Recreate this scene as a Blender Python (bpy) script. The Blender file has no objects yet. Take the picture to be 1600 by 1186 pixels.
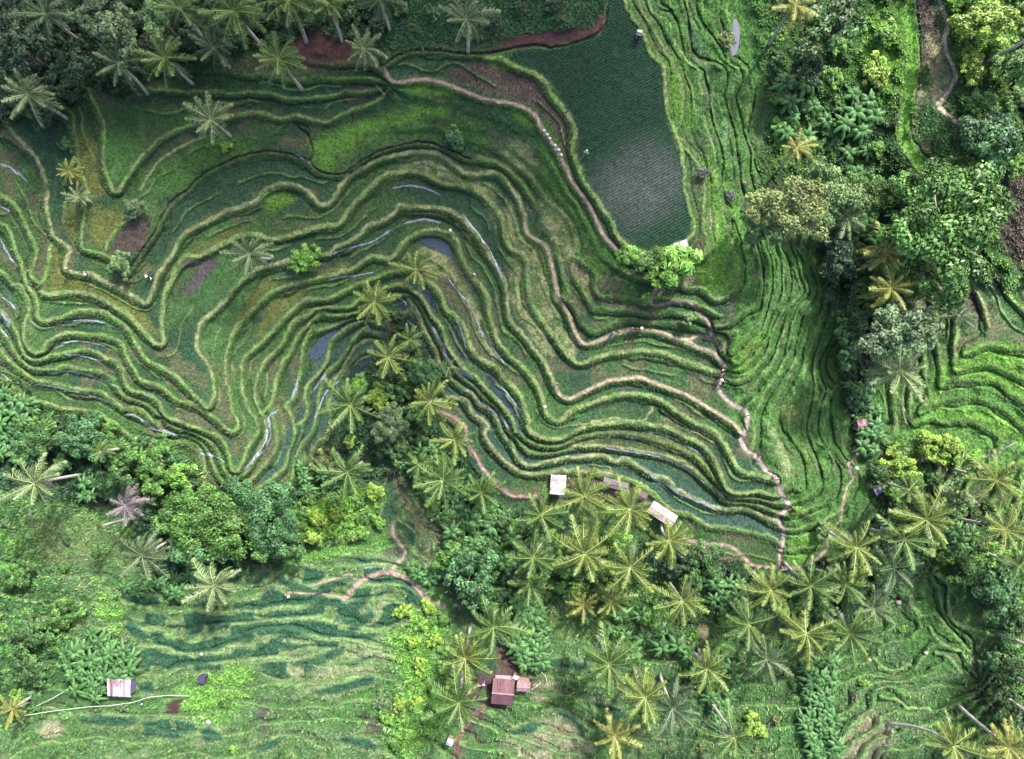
import bpy, math, random
import numpy as np
from mathutils import Vector, Matrix
R = math.radians
rng = np.random.default_rng(7)
random.seed(7)
S = 0.12            # metres per photo pixel at height 0
HC = 130.0          # camera height
DZ = 0.85           # height of one terrace step
SC = bpy.context.scene
COL = SC.collection
AZ, EL = R(30), R(43)

# ------------------------------------------------------------------ helpers
def unproj(u, v, z):
    k = S * (HC - z) / HC
    return (u - 800) * k, -(v - 593) * k

def P(s):
    return np.array([[float(a) for a in t.split(',')] for t in s.split()])

def smooth_line(p, step=1.0, closed=False):
    p = np.asarray(p, float)
    if closed: q = np.vstack([p[-1], p, p[0], p[1]])
    else: q = np.vstack([2*p[0]-p[1], p, 2*p[-1]-p[-2]])
    out = []
    for i in range(1, len(q)-2):
        a, b, c, d = q[i-1:i+3]
        n = max(2, int(np.hypot(*(c-b))/step))
        t = (np.arange(n)/n)[:, None]
        out.append(0.5*((2*b)+(-a+c)*t+(2*a-5*b+4*c-d)*t*t+(-a+3*b-3*c+d)*t**3))
    out.append(q[-2][None])
    return np.vstack(out)

_nc = {}
def vnoise(u, v, cell, seed=0):
    k = (seed,)
    if k not in _nc: _nc[k] = np.random.default_rng(1000+seed).random((257, 257))
    g = _nc[k]
    x = np.asarray(u)/cell + 77.3*seed + 400; y = np.asarray(v)/cell + 31.7*seed + 400
    xi = np.floor(x).astype(int); yi = np.floor(y).astype(int)
    fx = x-xi; fy = y-yi
    fx = fx*fx*(3-2*fx); fy = fy*fy*(3-2*fy)
    xi %= 256; yi %= 256
    return (g[yi, xi]*(1-fx)+g[yi, xi+1]*fx)*(1-fy)+(g[yi+1, xi]*(1-fx)+g[yi+1, xi+1]*fx)*fy

def fbm(u, v, cell, seed=0, octv=3):
    s = 0; a = 1; t = 0
    for o in range(octv):
        s = s + a*vnoise(u, v, cell/2**o, seed+o*13); t += a; a *= .5
    return s/t

def sstep(a, b, x):
    t = np.clip((x-a)/(b-a), 0, 1)
    return t*t*(3-2*t)

def blur(a, r):
    r = int(round(r))
    if r < 1: return a
    for ax in (0, 1):
        for _ in range(2):
            pad = [(0, 0), (0, 0)]; pad[ax] = (r+1, r)
            c = np.cumsum(np.pad(a, pad, mode='edge'), axis=ax)
            n = a.shape[ax]
            hi = np.take(c, np.arange(2*r+1, 2*r+1+n), axis=ax); lo = np.take(c, np.arange(0, n), axis=ax)
            a = (hi-lo)/(2*r+1)
    return a

# ------------------------------------------------------------------ terrain data: level, width, kind, points
LINES = [
# --- right flank of the middle valley, counted up from the stream
(1, 7,'s',"678,641 699,648 726,666 729,691 744,714 754,732 767,747 780,759 800,772 825,775 840,771"),
(2, 5,'g',"926,739 957,742 997,754 1020,770 1050,797 1078,803 1106,820 1154,827 1200,837 1222,850"),
(2, 6,'t',"699,620 729,625 739,646 754,656 762,668 757,678 767,696 785,716 800,729 820,739 850,739 876,735 926,737"),
(3, 6,'t',"635,464 643,472 656,492 663,515 673,533 683,548 686,566 704,590 721,605 739,615 749,630 769,641 779,656 785,676 795,688 800,691 810,716 830,727 876,716 909,714 942,711 962,720 977,716 1000,730 1020,742 1043,749 1055,762 1083,777 1116,792 1136,795 1167,794 1200,810 1214,815"),
(4, 4,'t',"896,696 942,697 977,701 1020,708 1053,716 1086,734 1104,752 1119,765 1131,777"),
(5, 6,'y',"645,454 658,464 671,487 678,497 691,512 696,535 709,555 726,576 742,588 757,605 774,623 787,638 800,656 806,676"),
(4.6,4,'t',"894,689 914,684 952,681 992,685 1010,691 1035,699 1071,711"),
(6, 7,'y',"668,439 681,449 691,464 699,485 716,497 726,512 731,533 739,550 754,563 774,573 787,590 800,603 815,620 823,646 828,673 846,684 863,687 883,684 906,671 932,663 957,661 977,658 1007,663 1043,668 1073,684 1099,696 1114,714 1124,737 1136,765 1154,772 1179,768 1200,772 1216,775"),
(6.5,5,'t',"894,666 921,662 942,657 964,654 987,658 1005,658 1012,651 1019,637"),
(7, 7,'y',"509,432 532,426 552,419 572,404 587,400 602,404 615,401 628,381 645,368 668,359 701,363 710,372 714,376 719,396 726,411 739,432 754,449 762,464 764,492 772,515 779,535 800,558 815,571 833,592 846,615 851,641 858,651 873,658 886,648 901,638 926,628 952,620 982,614 1007,617 1033,625 1053,638 1073,653 1104,668 1119,676 1131,691 1142,711 1154,732 1167,739 1200,747 1212,752"),
(8, 7,'t',"334,599 331,586 324,568 311,553 307,540 309,520 316,502 334,487 349,472 364,452 379,437 400,421 425,414 450,408 476,398 496,399 514,396 526,386 552,373 577,353 597,345 615,333 623,320 643,324 668,323 699,328 719,340 739,361 754,381 769,406 782,426 792,452 793,477 800,505 815,520 833,543 848,560 858,581 866,602 876,618 889,623 911,613 932,603 952,595 982,591 1002,590 1020,598 1040,605 1068,615 1091,628 1124,648 1147,663 1159,679"),
(9, 8,'y',"66,457 76,461 101,457 126,457 152,464 172,475 192,487 215,507 233,528 250,538 256,535 253,518 253,492 256,462 266,442 273,421 291,401 304,401 329,391 354,378 374,368 400,366 425,373 451,368 476,361 501,353 526,351 542,333 557,313 572,300 588,283 602,273 628,268 653,268 668,273 686,283 704,288 729,291 749,300 764,313 779,330 787,351 790,373 800,389 815,394 823,406 825,432 828,462 838,487 856,512 871,533 883,548 896,563 909,568 942,555 977,550 1007,547 1028,550 1048,555 1078,568 1104,576 1124,581"),
(10,7,'t',"0,182 15,200 35,223 58,248 66,266 73,299 73,325 78,351 86,373 96,378 106,386 109,394 104,406 101,419 109,425 142,430 162,439 182,449 202,459 220,470 230,474 238,454 245,434 256,414 271,394 281,373 299,358 324,346 354,330 374,323 400,315 412,300 438,287 466,291 483,301 498,318 512,319 526,299 537,283 549,271 567,261 587,250 612,243 643,237 678,238 699,248 716,263 734,272 754,271 774,268 787,278 805,300 815,320 820,345 825,366 851,383 861,409 868,442 873,462 889,492 901,523 914,538 932,534 952,525 977,517 1002,515 1023,516 1043,523 1058,529 1091,543 1111,550 1129,566"),
(11,3,'h',"873,462 894,477 909,502 924,517 942,512 962,502 990,501 1015,502 1043,504 1071,509 1104,517 1130,526"),
(12,5,'h',"926,487 944,480 962,482 977,487 1002,485 1020,490 1050,480"),
(13,6,'h',"894,401 911,411 932,429 932,449 942,462 964,464 990,467 1012,472"),
(12,4,'g',"858,315 876,328 889,343 899,361 904,383 901,404"),
# --- left flank of the middle valley
(7, 5,'g',"509,432 483,437 463,442 440,449 420,459 400,477 382,497 369,512 359,533 354,553 352,578 354,599 359,610 362,636 372,661 367,673 359,673 342,658 324,643 304,630 278,625 253,605 228,597 218,591 207,573 197,553 190,535 175,528 157,524 126,521 106,520 89,525 73,535 68,548 51,550 38,535 38,510 43,495 46,477 38,457 33,447 20,444 13,432 0,423"),
(6, 5,'g',"607,424 585,434 564,442 547,449 532,457 511,467 491,467 476,468 461,480 440,500 415,528 400,541 382,558 377,578 377,599 379,610 387,636 400,656 404,670 400,681 387,699 379,722 369,737 362,732 357,709 349,689 336,679 304,668 278,658 256,648 250,630 238,618 218,613 202,608 195,595 192,581 185,568 164,558 152,550 132,545 111,549 96,553 76,556 56,562 40,556 33,543 28,523 15,500 0,485"),
(5, 5,'g',"562,464 547,480 521,480 496,482 481,492 461,500 448,520 438,540 415,563 402,590 398,620 408,648"),
(4, 6,'g',"560,490 520,491 501,489 483,507 463,528 453,548 438,573 430,599 428,610 423,630 410,645"),
(3, 5,'g',"490,505 483,518 473,540 471,563 467,590 463,605 458,623 445,633 451,643 458,661 461,679 451,706 443,732 425,747 400,765"),
(2, 5,'y',"567,500 552,505 532,518 516,535 511,563 501,581 485,595 476,615 481,641 473,658 461,665"),
(1, 4,'g',"574,508 552,528 542,548 526,568 510,580 503,597 496,636 491,661 486,676 473,691 462,715"),
(0.3,5,'y',"597,533 572,533 552,545 542,563 534,578 521,599 516,625 516,653 516,666 511,684 496,690 486,712"),
(-.3,4,'y',"580,553 562,563 547,576 535,596"),
# --- west side of the spur
(8, 6,'g',"334,599 333,620 322,638 305,618 288,602 273,586 250,573 228,561 215,540 205,520 192,505 175,495 162,488 137,485 116,487 96,495 68,501 58,495 58,477 53,459 43,447 38,426 33,411 23,386 13,356 0,348"),
(9, 7,'g',"0,303 15,313 30,328 40,351 51,376 58,399 48,419 48,432 61,442 68,437 76,411 78,389 86,376"),
(5, 4,'g',"0,512 15,533 23,550 43,571 63,577 83,576 106,571 121,576 142,578 164,583 180,594"),
(4, 5,'g',"0,548 15,563 33,578 51,591 73,597 101,603 126,608 152,610 172,623 190,636 200,638 218,638 233,651 243,661 253,655"),
(3, 5,'g',"0,590 25,605 48,623 73,630 101,638 142,641 164,651 182,663 197,676 215,686 228,699 245,701 258,691 273,690 291,687 311,701 319,727 321,755"),
# --- upper left shelves
(12,6,'g',"109,76 119,96 124,121 139,144 154,172 162,197 162,223 162,253 169,278 177,299"),
(12,6,'g',"184,300 202,271 215,253 233,233 253,215 278,202 301,195 330,190 359,182 400,175 438,185 463,180 489,186 509,190 526,182 552,170 577,162 600,149 607,137"),
(None,4,'t',"321,215 286,228 253,248 233,273 218,299"),
(11,3,'d',"197,429 213,406 223,389 243,361 253,338 266,318 288,300 316,273 354,253 400,238 438,237 463,243 483,253 496,266 516,272 534,272 552,261 585,240 620,227 660,222 700,232 735,250"),
(11,3,'d',"483,253 490,235 480,210 466,198"),
(11,5,'g',"96,159 114,182 116,207 121,240 126,266 135,300 131,340 128,385 145,392 170,400 185,415 197,429"),
(None,6,'g',"165,390 172,372 188,352 208,338"),
# --- top: brown paddy and the large field
(15,6,'p',"600,106 610,126 628,129 653,124 678,126 704,134 729,144 754,154 779,159 800,162 820,169 838,182 846,200 856,215 871,235 878,250 886,266 894,283 906,300 919,318 929,338 937,356 947,373 964,389"),
(16,8,'g',"760,90 785,92 800,101 815,109 838,116 853,132 863,149 881,172 894,192 899,213 894,228 899,250 906,268 916,288 932,313 944,330 957,348 962,363 972,378 987,389 1005,395 1020,394 1040,388"),
(16,4,'d',"602,101 618,89 643,78 678,78 716,83 759,83 800,76 830,71 861,74 894,69 919,60 937,50 946,30 949,0 949,-40"),
(16,6,'g',"965,-40 975,0 987,23 1002,46 1012,71 1023,91 1035,101 1038,126 1040,157 1045,182 1053,202 1061,223 1066,248 1068,273 1071,300 1076,320 1083,346 1083,363 1073,376 1053,383"),
# --- east slope of the ridge
(15,4,'g',"1047,186 1056,200 1066,228 1086,250 1099,278 1101,300 1099,325 1099,356 1106,376 1104,396 1093,404"),
(14,4,'g',"1015,-30 1015,0 1020,20 1043,30 1053,51 1058,76 1078,101 1091,111 1093,132 1099,152 1099,177 1106,202 1114,223 1119,250 1121,300 1129,330 1137,361 1147,391 1154,414 1152,437 1147,452 1124,467 1111,462 1099,449 1073,449"),
(13,3,'h',"1058,-30 1058,0 1066,38 1073,76 1086,101 1111,104 1129,114 1124,132 1114,137 1121,162 1131,192 1139,228 1146,262 1150,300 1159,333 1164,351 1174,383 1180,406 1185,437 1180,472 1164,482 1149,500 1116,510"),
(12,3,'h',"1073,-30 1073,0 1081,30 1104,58 1119,83 1139,99 1152,106 1154,121 1144,142 1139,167 1154,202 1162,225 1164,260 1168,300 1180,350 1192,400 1197,440 1195,477 1180,510 1159,530 1142,550"),
(11,3,'h',"1114,-30 1114,0 1119,38 1142,94 1169,111 1174,137 1167,177 1164,202 1172,233 1178,263 1184,300 1195,350 1207,400 1212,440 1205,480 1190,520 1170,548 1150,566"),
(10,3,'h',"1149,-20 1149,13 1159,30 1154,63 1179,114 1190,126 1185,157 1174,187 1169,215 1180,250 1200,283"),
(9, 3,'h',"1225,386 1238,406 1243,432 1246,462 1225,485 1208,515 1205,535"),
(6, 3,'h',"1225,603 1208,623 1205,646 1210,671 1223,699 1240,716 1246,742 1248,767"),
(7, 3,'h',"1246,389 1261,409 1258,426 1271,457 1251,482 1238,502 1233,540"),
(5, 3,'h',"1261,603 1256,628 1248,666 1251,691 1263,716 1273,747 1273,765 1251,782"),
(5.5, 3,'h',"1271,394 1276,426 1283,457 1281,485 1266,502 1256,528 1253,550"),
(4, 3,'h',"1283,610 1271,630 1268,661 1276,691 1294,704 1301,732 1304,757 1289,787"),
(4, 3,'h',"1296,452 1304,472 1301,497 1289,540"),
(3, 3,'h',"1304,605 1289,620 1286,641 1291,686 1309,716 1332,742 1332,762"),
(2, 3,'h',"1321,495 1324,515 1301,548 1296,578 1305,600 1301,630 1319,648 1324,673 1319,691 1332,716"),
# --- ridge stairway, drops with the terraces it crosses
# --- far right slope
(3, 4,'h',"1375,681 1392,691 1410,689 1428,686 1448,671 1468,671 1491,680 1506,679 1524,691 1536,704"),
(4, 4,'h',"1428,663 1445,651 1461,646 1473,656 1491,653 1511,649 1529,658 1554,676 1579,684 1610,701"),
(5, 4,'h',"1438,646 1453,628 1473,625 1504,620 1526,615 1547,623 1562,630 1582,648 1610,665"),
(6, 4,'h',"1471,603 1486,593 1514,590 1554,593 1579,610 1610,628"),
(7, 4,'h',"1488,578 1516,571 1541,568 1567,576 1610,591"),
(8, 4,'h',"1504,555 1526,545 1549,534 1567,537 1610,543"),
(None,5,'t',"1466,449 1481,462 1493,487"),
(None,5,'t',"1504,434 1511,449 1531,462 1539,482 1547,510"),
(None,5,'g',"1516,424 1536,442 1554,467"),
(None,5,'t',"1428,442 1445,464 1471,482"),
(None,4,'t',"1397,605 1410,635 1423,658"),
(None,4,'t',"1435,595 1445,615 1448,635"),
# bright strip between jungle and bare slope, top right
(12,5,'y',"1412,-20 1414,0 1415,60 1416,110 1412,160 1404,195 1402,220 1418,245 1432,265"),
(13,2,'d',"1432,0 1437,60 1438,110 1432,150 1424,180 1424,210 1440,235 1455,252"),
# --- south slope knob and lower right
(2, 5,'t',"552,840 577,825 597,797 594,777 602,752 607,739 620,734 628,747 640,772 658,795 678,813 696,828 711,853 709,863 693,863"),
(None,4,'y',"628,790 643,800 653,818 666,830 681,835 678,858"),
(None,4,'y',"620,810 635,820 648,833 656,853"),
(5, 7,'g',"1466,896 1481,916 1483,957 1501,977 1534,987 1567,995 1610,997"),
(4, 7,'g',"1423,934 1423,947 1443,962 1463,961 1476,977 1493,995 1514,1015"),
(4.5,6,'g',"1453,980 1463,997 1481,1012 1501,1018 1514,1038 1526,1058"),
(5, 6,'g',"1461,1020 1483,1030 1501,1050 1509,1068"),
(4, 6,'g',"1364,1028 1380,1043 1397,1050 1420,1040"),
(6, 6,'g',"1375,1088 1402,1096 1420,1106 1448,1106 1456,1114"),
]
ANCH = """-200,-200,18 400,-200,19 900,-200,19 0,0,15 150,60,14.5 300,0,16.5 450,0,17.5 600,30,18 750,40,18.5 880,30,18.5 380,90,15.5 500,85,16 300,130,13 420,150,12.8 540,142,13 200,120,13.5 60,150,11.8 40,110,13
700,110,15.3 820,150,15.4 1000,200,16.1 990,100,16.1 1000,320,16.1 1040,230,16.1 1020,180,16.1 1050,320,16.1 960,150,16.1 930,200,16.1 980,270,16.1
1230,180,8 1280,120,9 1210,60,9 1330,50,10.5 1380,100,11.4 1450,100,14 1470,180,13.8 1550,50,16 1600,200,14 1480,260,12 1550,330,10.5 1450,380,6.5 1400,480,3 1610,450,10 1380,300,6.5 1250,300,5.5 1300,330,4 1300,420,2.6 1330,480,1.2 1340,560,.6 1336,640,.2 1345,720,0 1370,780,.3
1370,640,1.4 1400,560,2 1500,500,7 1340,850,.3 1250,900,-.3 1150,910,-.5 1000,850,-.5 900,820,-.6 800,830,-.8 740,850,-.8 700,790,-.8 640,710,-.8 640,640,-.8 620,560,-.8 560,680,-.5 500,770,-.8 520,720,-.5 380,800,-.4 250,770,0 120,720,.3 0,660,.5 -200,640,0 30,760,.5
100,850,2.5 100,1000,6 100,1186,9 0,900,4 250,900,2.5 300,1000,5 300,1186,9.5 400,900,3 450,1000,6 450,1186,10 550,890,3.2 620,950,5 600,1080,8 600,1200,11 720,950,2.5 780,1080,5 780,1186,8 850,920,.8 900,1000,2.5 900,1186,7 1050,960,1 1100,1050,3.2 1100,1186,6.5 1220,1000,1.4 1280,1186,5 1400,920,2.4 1380,1186,7.5 1550,1186,9.5 1450,800,2.5 1400,850,1.5 1540,790,5 1600,800,7 1540,930,6.5 1600,1100,9 1550,1070,6.8 1600,740,6.2 1450,740,2.6 1400,740,1.8
-200,300,8 -200,1100,8 -200,0,14 1800,0,19 1800,400,14 1800,800,12 1800,1186,13 1500,-200,17 1200,-200,12 800,1400,12 200,1400,13 1300,1400,10"""
# regions where the ground is a smooth bank instead of steps
BANK = [(.12,"600,150 640,140 720,150 800,172 840,200 870,260 900,310 945,380 960,440 930,430 900,400 880,330 850,300 830,260 780,250 740,240 700,215 620,215 520,255 490,230 480,200 520,195 570,170"),
 (.1,"-300,-300 960,-300 945,45 900,60 700,70 610,90 450,120 250,130 180,170 100,150 0,150 -300,200"),
 (.15,"1190,-300 1900,-300 1900,420 1500,420 1400,560 1340,640 1330,500 1250,370 1200,290 1195,150 1160,40"),
 (.1,"1425,0 1480,0 1530,220 1470,250 1425,180"),
 (.1,"840,300 870,320 900,390 905,430 890,450 870,420 850,380 825,350"),
 (.05,"-300,600 60,640 180,690 300,700 330,770 470,760 540,650 600,500 640,500 680,640 720,720 790,790 900,790 1060,850 1200,890 1320,820 1350,640 1400,760 1480,780 1600,900 1600,980 1480,880 1380,960 1000,1000 720,1100 640,1186 620,980 700,900 690,870 560,850 420,900 200,880 -300,800"),
 (.95,"-300,860 1900,1000 1900,1600 -300,1600"),
]
# ------------------------------------------------------------------ land cover
# base colours (linear albedo), real ones: the light is left to the sun and sky
CV = dict(
 rice=(.052,.098,.032), ricet=(.034,.072,.034), riceb=(.098,.100,.050), gold=(.125,.135,.04), ricel=(.085,.17,.045),
 grass=(.070,.140,.036), grassb=(.125,.235,.045), grassd=(.030,.075,.030), tan=(.26,.26,.125), dry=(.27,.22,.125),
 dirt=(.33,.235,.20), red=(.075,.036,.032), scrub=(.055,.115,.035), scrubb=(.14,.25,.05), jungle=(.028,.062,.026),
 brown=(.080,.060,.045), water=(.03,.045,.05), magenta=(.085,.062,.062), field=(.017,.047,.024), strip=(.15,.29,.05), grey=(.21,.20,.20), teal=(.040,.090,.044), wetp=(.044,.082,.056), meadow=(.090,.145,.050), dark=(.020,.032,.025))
# name, colour, edge softness, (rice, grass, leaves) cover, polygon
COVER = [
 ('jungle',12,(0,.2,1),"-300,-300 620,-300 640,40 560,60 470,60 400,70 330,90 260,110 190,150 140,130 110,170 40,190 -300,180"),
 ('grassd',8,(0,1,.15),"620,-300 955,-300 945,30 930,48 880,55 800,62 700,68 620,85 590,70 600,30"),
 ('red',5,(0,0,0),"395,100 420,80 450,70 470,50 500,45 520,60 545,60 570,95 600,95 590,108 540,112 480,108 430,112 400,110"),
 ('red',4,(0,0,0),"760,80 800,58 860,48 925,42 938,20 946,20 940,50 900,66 850,73 800,76"),
 ('red',6,(0,.1,0),"180,60 230,60 260,90 200,100"),
 ('grassd',6,(0,1,0),"270,125 330,105 400,120 480,115 560,112 590,112 540,140 490,150 400,150 330,150 260,170 200,165"),
 ('ricet',6,(1,0,0),"330,150 480,140 600,118 604,145 520,180 440,182 330,165"),
 ('brown',6,(.7,0,0),"530,140 580,130 590,145 550,160"),
 ('ricet',4,(1,0,0),"605,105 640,85 720,86 760,95 700,120 650,120 612,122"),
 ('brown',8,(.8,0,0),"700,120 720,100 770,92 800,105 840,120 865,155 890,195 894,225 885,250 860,205 840,170 800,155 750,143"),
 ('grassb',6,(0,1,0),"755,92 775,92 800,106 790,110"),
 ('field',3,(2,0,0),"950,-40 962,-40 975,5 1000,48 1020,92 1035,105 1037,160 1050,205 1065,250 1080,350 1070,372 1048,382 1005,388 985,380 967,360 945,320 925,290 905,245 905,215 893,175 870,140 850,115 800,92 815,78 870,78 940,55 950,20"),
 ('field2',26,(2,0,0),"925,290 960,235 1020,220 1060,260 1070,300 1050,330 1000,350 960,340"),
 ('grassd',10,(0,1,0),"610,140 700,135 780,160 840,185 880,260 830,230 760,190 690,165 600,180 520,205 500,190 560,172"),
 ('grassb',12,(0,1,0),"495,215 560,195 640,170 700,172 690,185 620,195 560,230 500,265 490,240"),
 ('grassb',8,(0,1,0),"620,132 690,130 720,145 640,150"),
 ('grassb',12,(0,1,0),"810,165 840,190 830,200 800,178"),
 ('tan',14,(0,1,0),"780,235 815,225 835,250 830,270 800,265"),
 ('dry',10,(0,.8,0),"745,310 770,320 790,360 775,375 755,350 735,325"),
 ('grass',10,(0,1,0),"600,215 720,190 780,240 740,235 690,215 620,222 560,240"),
 ('grass',8,(0,1.2,0),"840,185 870,215 900,310 960,395 1000,420 990,440 1000,470 960,455 930,430 905,405 905,370 880,330 850,300 845,250"),
 ('tan',10,(0,1,0),"850,300 868,318 895,360 903,400 890,440 870,400 850,350"),
 ('dry',6,(0,1,0),"893,405 912,415 930,450 950,468 985,475 1005,482 960,480 930,470 910,455 900,430"),
 ('dry',6,(0,1,0),"938,432 968,432 976,450 945,452"),
 ('dry',8,(0,1,0),"1048,125 1070,120 1078,160 1060,170"),
 ('grassb',8,(0,1.2,0),"1040,95 1075,90 1085,200 1060,190 1045,170"),
 ('grassb',10,(0,1.2,0),"1108,300 1125,300 1145,400 1148,440 1125,460 1100,448 1090,420 1108,390"),
 ('tan',8,(0,1,0),"1102,330 1118,330 1118,372 1106,365"),
 ('grass',10,(0,1.2,0),"1015,0 1060,0 1090,105 1140,250 1170,400 1190,480 1150,560 1130,560 1150,500 1150,450 1120,300 1100,200 1060,90"),
 ('grassb',14,(0,1.2,0),"1085,250 1130,270 1150,340 1170,430 1150,460 1140,390 1110,300"),
 ('grass',14,(0,1.4,0),"1070,-40 1180,-40 1195,130 1170,210 1190,280 1225,380 1310,440 1340,520 1325,700 1370,760 1320,830 1240,890 1222,880 1228,830 1205,742 1150,620 1130,590 1160,560 1190,480 1180,350 1150,240 1120,140"),
 ('grassb',12,(0,1.4,0),"1135,560 1165,530 1195,515 1200,530 1160,590 1140,600"),
 ('gold',14,(0,1,0),"1160,545 1190,525 1188,545 1165,565"),
 ('gold',14,(0,1,0),"1215,640 1240,630 1250,665 1225,660"),
 ('gold',14,(0,1,0),"1250,680 1270,720 1290,745 1270,745 1255,710"),
 ('tan',10,(0,1,0),"1205,650 1225,700 1240,740 1232,745 1212,710"),
 ('grassb',10,(0,1,0),"1225,850 1270,830 1275,860 1240,880"),
 ('scrub',12,(0,.6,.7),"1195,-40 1480,-40 1470,0 1430,0 1430,170 1410,250 1450,290 1400,330 1300,300 1200,310 1190,250 1210,180 1195,120 1190,40"),
 ('scrubb',14,(0,.5,.8),"1350,20 1405,30 1408,150 1390,170 1370,160 1345,90"),
 ('strip',3,(0,.6,0),"1395,0 1425,0 1436,60 1437,110 1425,160 1420,210 1440,245 1453,262 1430,270 1402,222 1405,170 1414,110 1412,60"),
 ('dry',8,(0,.4,0),"1437,70 1462,90 1485,110 1488,135 1465,160 1440,150 1428,170 1430,210 1450,235 1440,235 1424,200 1428,165 1438,110"),
 ('brown',7,(0,.5,.1),"1430,0 1455,0 1468,60 1462,100 1448,95 1440,50"),
 ('scrub',6,(0,.8,.4),"1440,100 1455,110 1450,140 1438,130"),('dry',6,(0,.5,0),"1445,55 1465,70 1470,100 1455,90"),
 ('scrub',10,(0,.9,.15),"1450,170 1500,200 1530,225 1500,260 1460,245 1440,220 1440,185"),
 ('scrubb',16,(0,.5,1),"1490,-40 1660,-40 1660,120 1560,90 1510,130 1490,80"),
 ('scrub',16,(0,.6,.8),"1500,130 1660,110 1660,420 1500,420 1460,300 1520,240 1490,160"),
 ('brown',6,(0,.2,.15),"1570,270 1660,260 1660,440 1590,420 1565,380 1560,345 1590,320 1560,290"),
 ('jungle',10,(0,.1,1),"1290,370 1345,360 1360,430 1420,440 1410,500 1380,560 1350,600 1350,640 1330,640 1330,560 1325,480 1290,430"),
 ('dry',5,(0,.3,0),"1425,455 1445,480 1470,490 1490,495 1470,502 1440,492 1420,470"),
 ('brown',5,(0,.3,0),"1490,425 1510,450 1530,470 1540,505 1525,500 1510,470 1485,440"),
 ('grassb',8,(0,1.6,0),"1480,560 1620,560 1620,800 1560,760 1500,700 1440,680 1380,680 1440,650"),
 ('ricel',8,(0,2,0),"1470,620 1490,600 1550,600 1620,640 1620,660 1540,640 1480,640"),
 ('ricel',8,(0,2,0),"1450,660 1520,655 1560,680 1610,710 1610,760 1540,710 1480,690"),
 ('grass',8,(0,1.4,0),"1370,580 1430,570 1470,600 1440,650 1400,680 1380,660"),
 ('scrub',10,(0,.5,1),"1360,730 1480,745 1500,780 1600,800 1660,900 1660,980 1550,940 1480,870 1400,780"),
 ('scrubb',10,(0,.5,1),"1400,692 1500,692 1530,720 1490,735 1460,712 1400,715"),
 # gorge and palm grove
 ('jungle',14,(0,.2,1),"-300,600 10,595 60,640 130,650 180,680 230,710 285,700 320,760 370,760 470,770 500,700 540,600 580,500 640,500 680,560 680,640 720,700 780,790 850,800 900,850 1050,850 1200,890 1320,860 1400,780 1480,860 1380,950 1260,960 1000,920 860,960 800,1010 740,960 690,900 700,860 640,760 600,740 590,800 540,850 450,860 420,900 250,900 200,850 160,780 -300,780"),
 ('scrub',12,(0,.5,.8),"240,700 300,710 330,780 300,790 250,780 220,740"),
 ('scrubb',12,(0,.5,.9),"470,790 540,770 590,760 600,790 560,830 500,845 450,820"),
 ('scrubb',10,(0,.5,.9),"650,760 690,770 680,800 660,780"),
 ('riceb',5,(.7,0,0),"612,745 622,740 640,775 655,800 690,830 700,855 690,860 675,840 645,815 630,790 616,770"),
 ('ricet',5,(1,0,0),"590,800 615,775 625,790 615,815 580,825"),
 ('grassb',8,(0,1,.1),"480,860 560,850 605,840 600,860 560,875 500,885 440,885"),
 ('brown',5,(0,.2,0),"1205,880 1160,880 1100,870 1080,860 1120,858 1170,880"),
 ('brown',6,(0,.1,0),"880,745 920,745 960,755 1010,775 1020,790 960,780 900,790 870,775"),
 # south side
 ('scrub',16,(0,.7,.5),"-300,790 160,790 200,900 190,960 120,1000 60,1100 60,1186 -300,1186"),
 ('meadow',16,(0,1.2,.1),"130,800 200,850 220,920 200,1000 120,1000 100,920 60,860 40,800"),
 ('scrubb',10,(0,.6,.6),"150,935 200,935 190,980 165,985"),
 ('meadow',18,(0,1.5,.03),"200,930 420,890 640,880 700,940 720,1000 700,1100 640,1300 -300,1300 -300,1180 60,1120 120,1060 200,1000"),
 ('tan',16,(0,.9,0),"400,1010 540,980 640,940 660,990 600,1040 520,1090 440,1060"),
 ('dry',12,(0,.6,0),"590,930 620,935 640,970 620,980 595,960"),
 ('dry',8,(0,.5,0),"440,1035 460,1030 500,1045 450,1060"),
 ('scrubb',14,(0,.6,.8),"620,930 680,940 700,1010 650,990"),
 ('scrubb',16,(0,.6,.8),"600,980 660,1000 690,1080 680,1150 620,1186 600,1100 640,1070 615,1030"),
 ('scrubb',14,(0,1.2,.2),"300,1060 380,1030 400,1060 340,1130 290,1120 270,1090"),
 ('red',4,(0,.1,0),"262,1088 285,1088 280,1118 260,1118"),
 ('red',8,(0,0,0),"775,1010 800,1015 860,1040 850,1070 800,1090 760,1120 735,1140 715,1186 700,1186 720,1140 730,1100 725,1075 750,1050 775,1050"),
 ('brown',6,(0,.1,.1),"602,1085 620,1090 632,1115 620,1125 604,1110"),
 ('brown',6,(0,.2,.1),"560,1110 580,1120 595,1150 575,1140"),
 ('brown',6,(0,.2,0),"405,1100 425,1100 418,1140 405,1140"),
 ('dry',8,(0,.3,0),"60,1130 95,1125 95,1150 70,1150"),
 ('meadow',16,(0,1.5,.08),"830,960 1000,940 1150,960 1280,1040 1260,1200 1080,1240 860,1240 760,1186 800,1090 860,1050"),
 ('scrub',16,(0,.8,.5),"900,900 1120,900 1180,970 1060,1000 930,960"),
 ('tan',10,(0,.8,0),"1005,985 1030,990 1025,1015 1000,1010"),
 ('dry',10,(0,.6,0),"830,1070 870,1065 870,1085 835,1095"),
 ('dry',12,(0,.8,0),"800,1140 900,1120 920,1186 800,1186"),
 ('meadow',14,(0,1.3,.04),"1300,1020 1400,930 1450,880 1480,950 1560,1000 1540,1080 1560,1200 1300,1300"),
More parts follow.
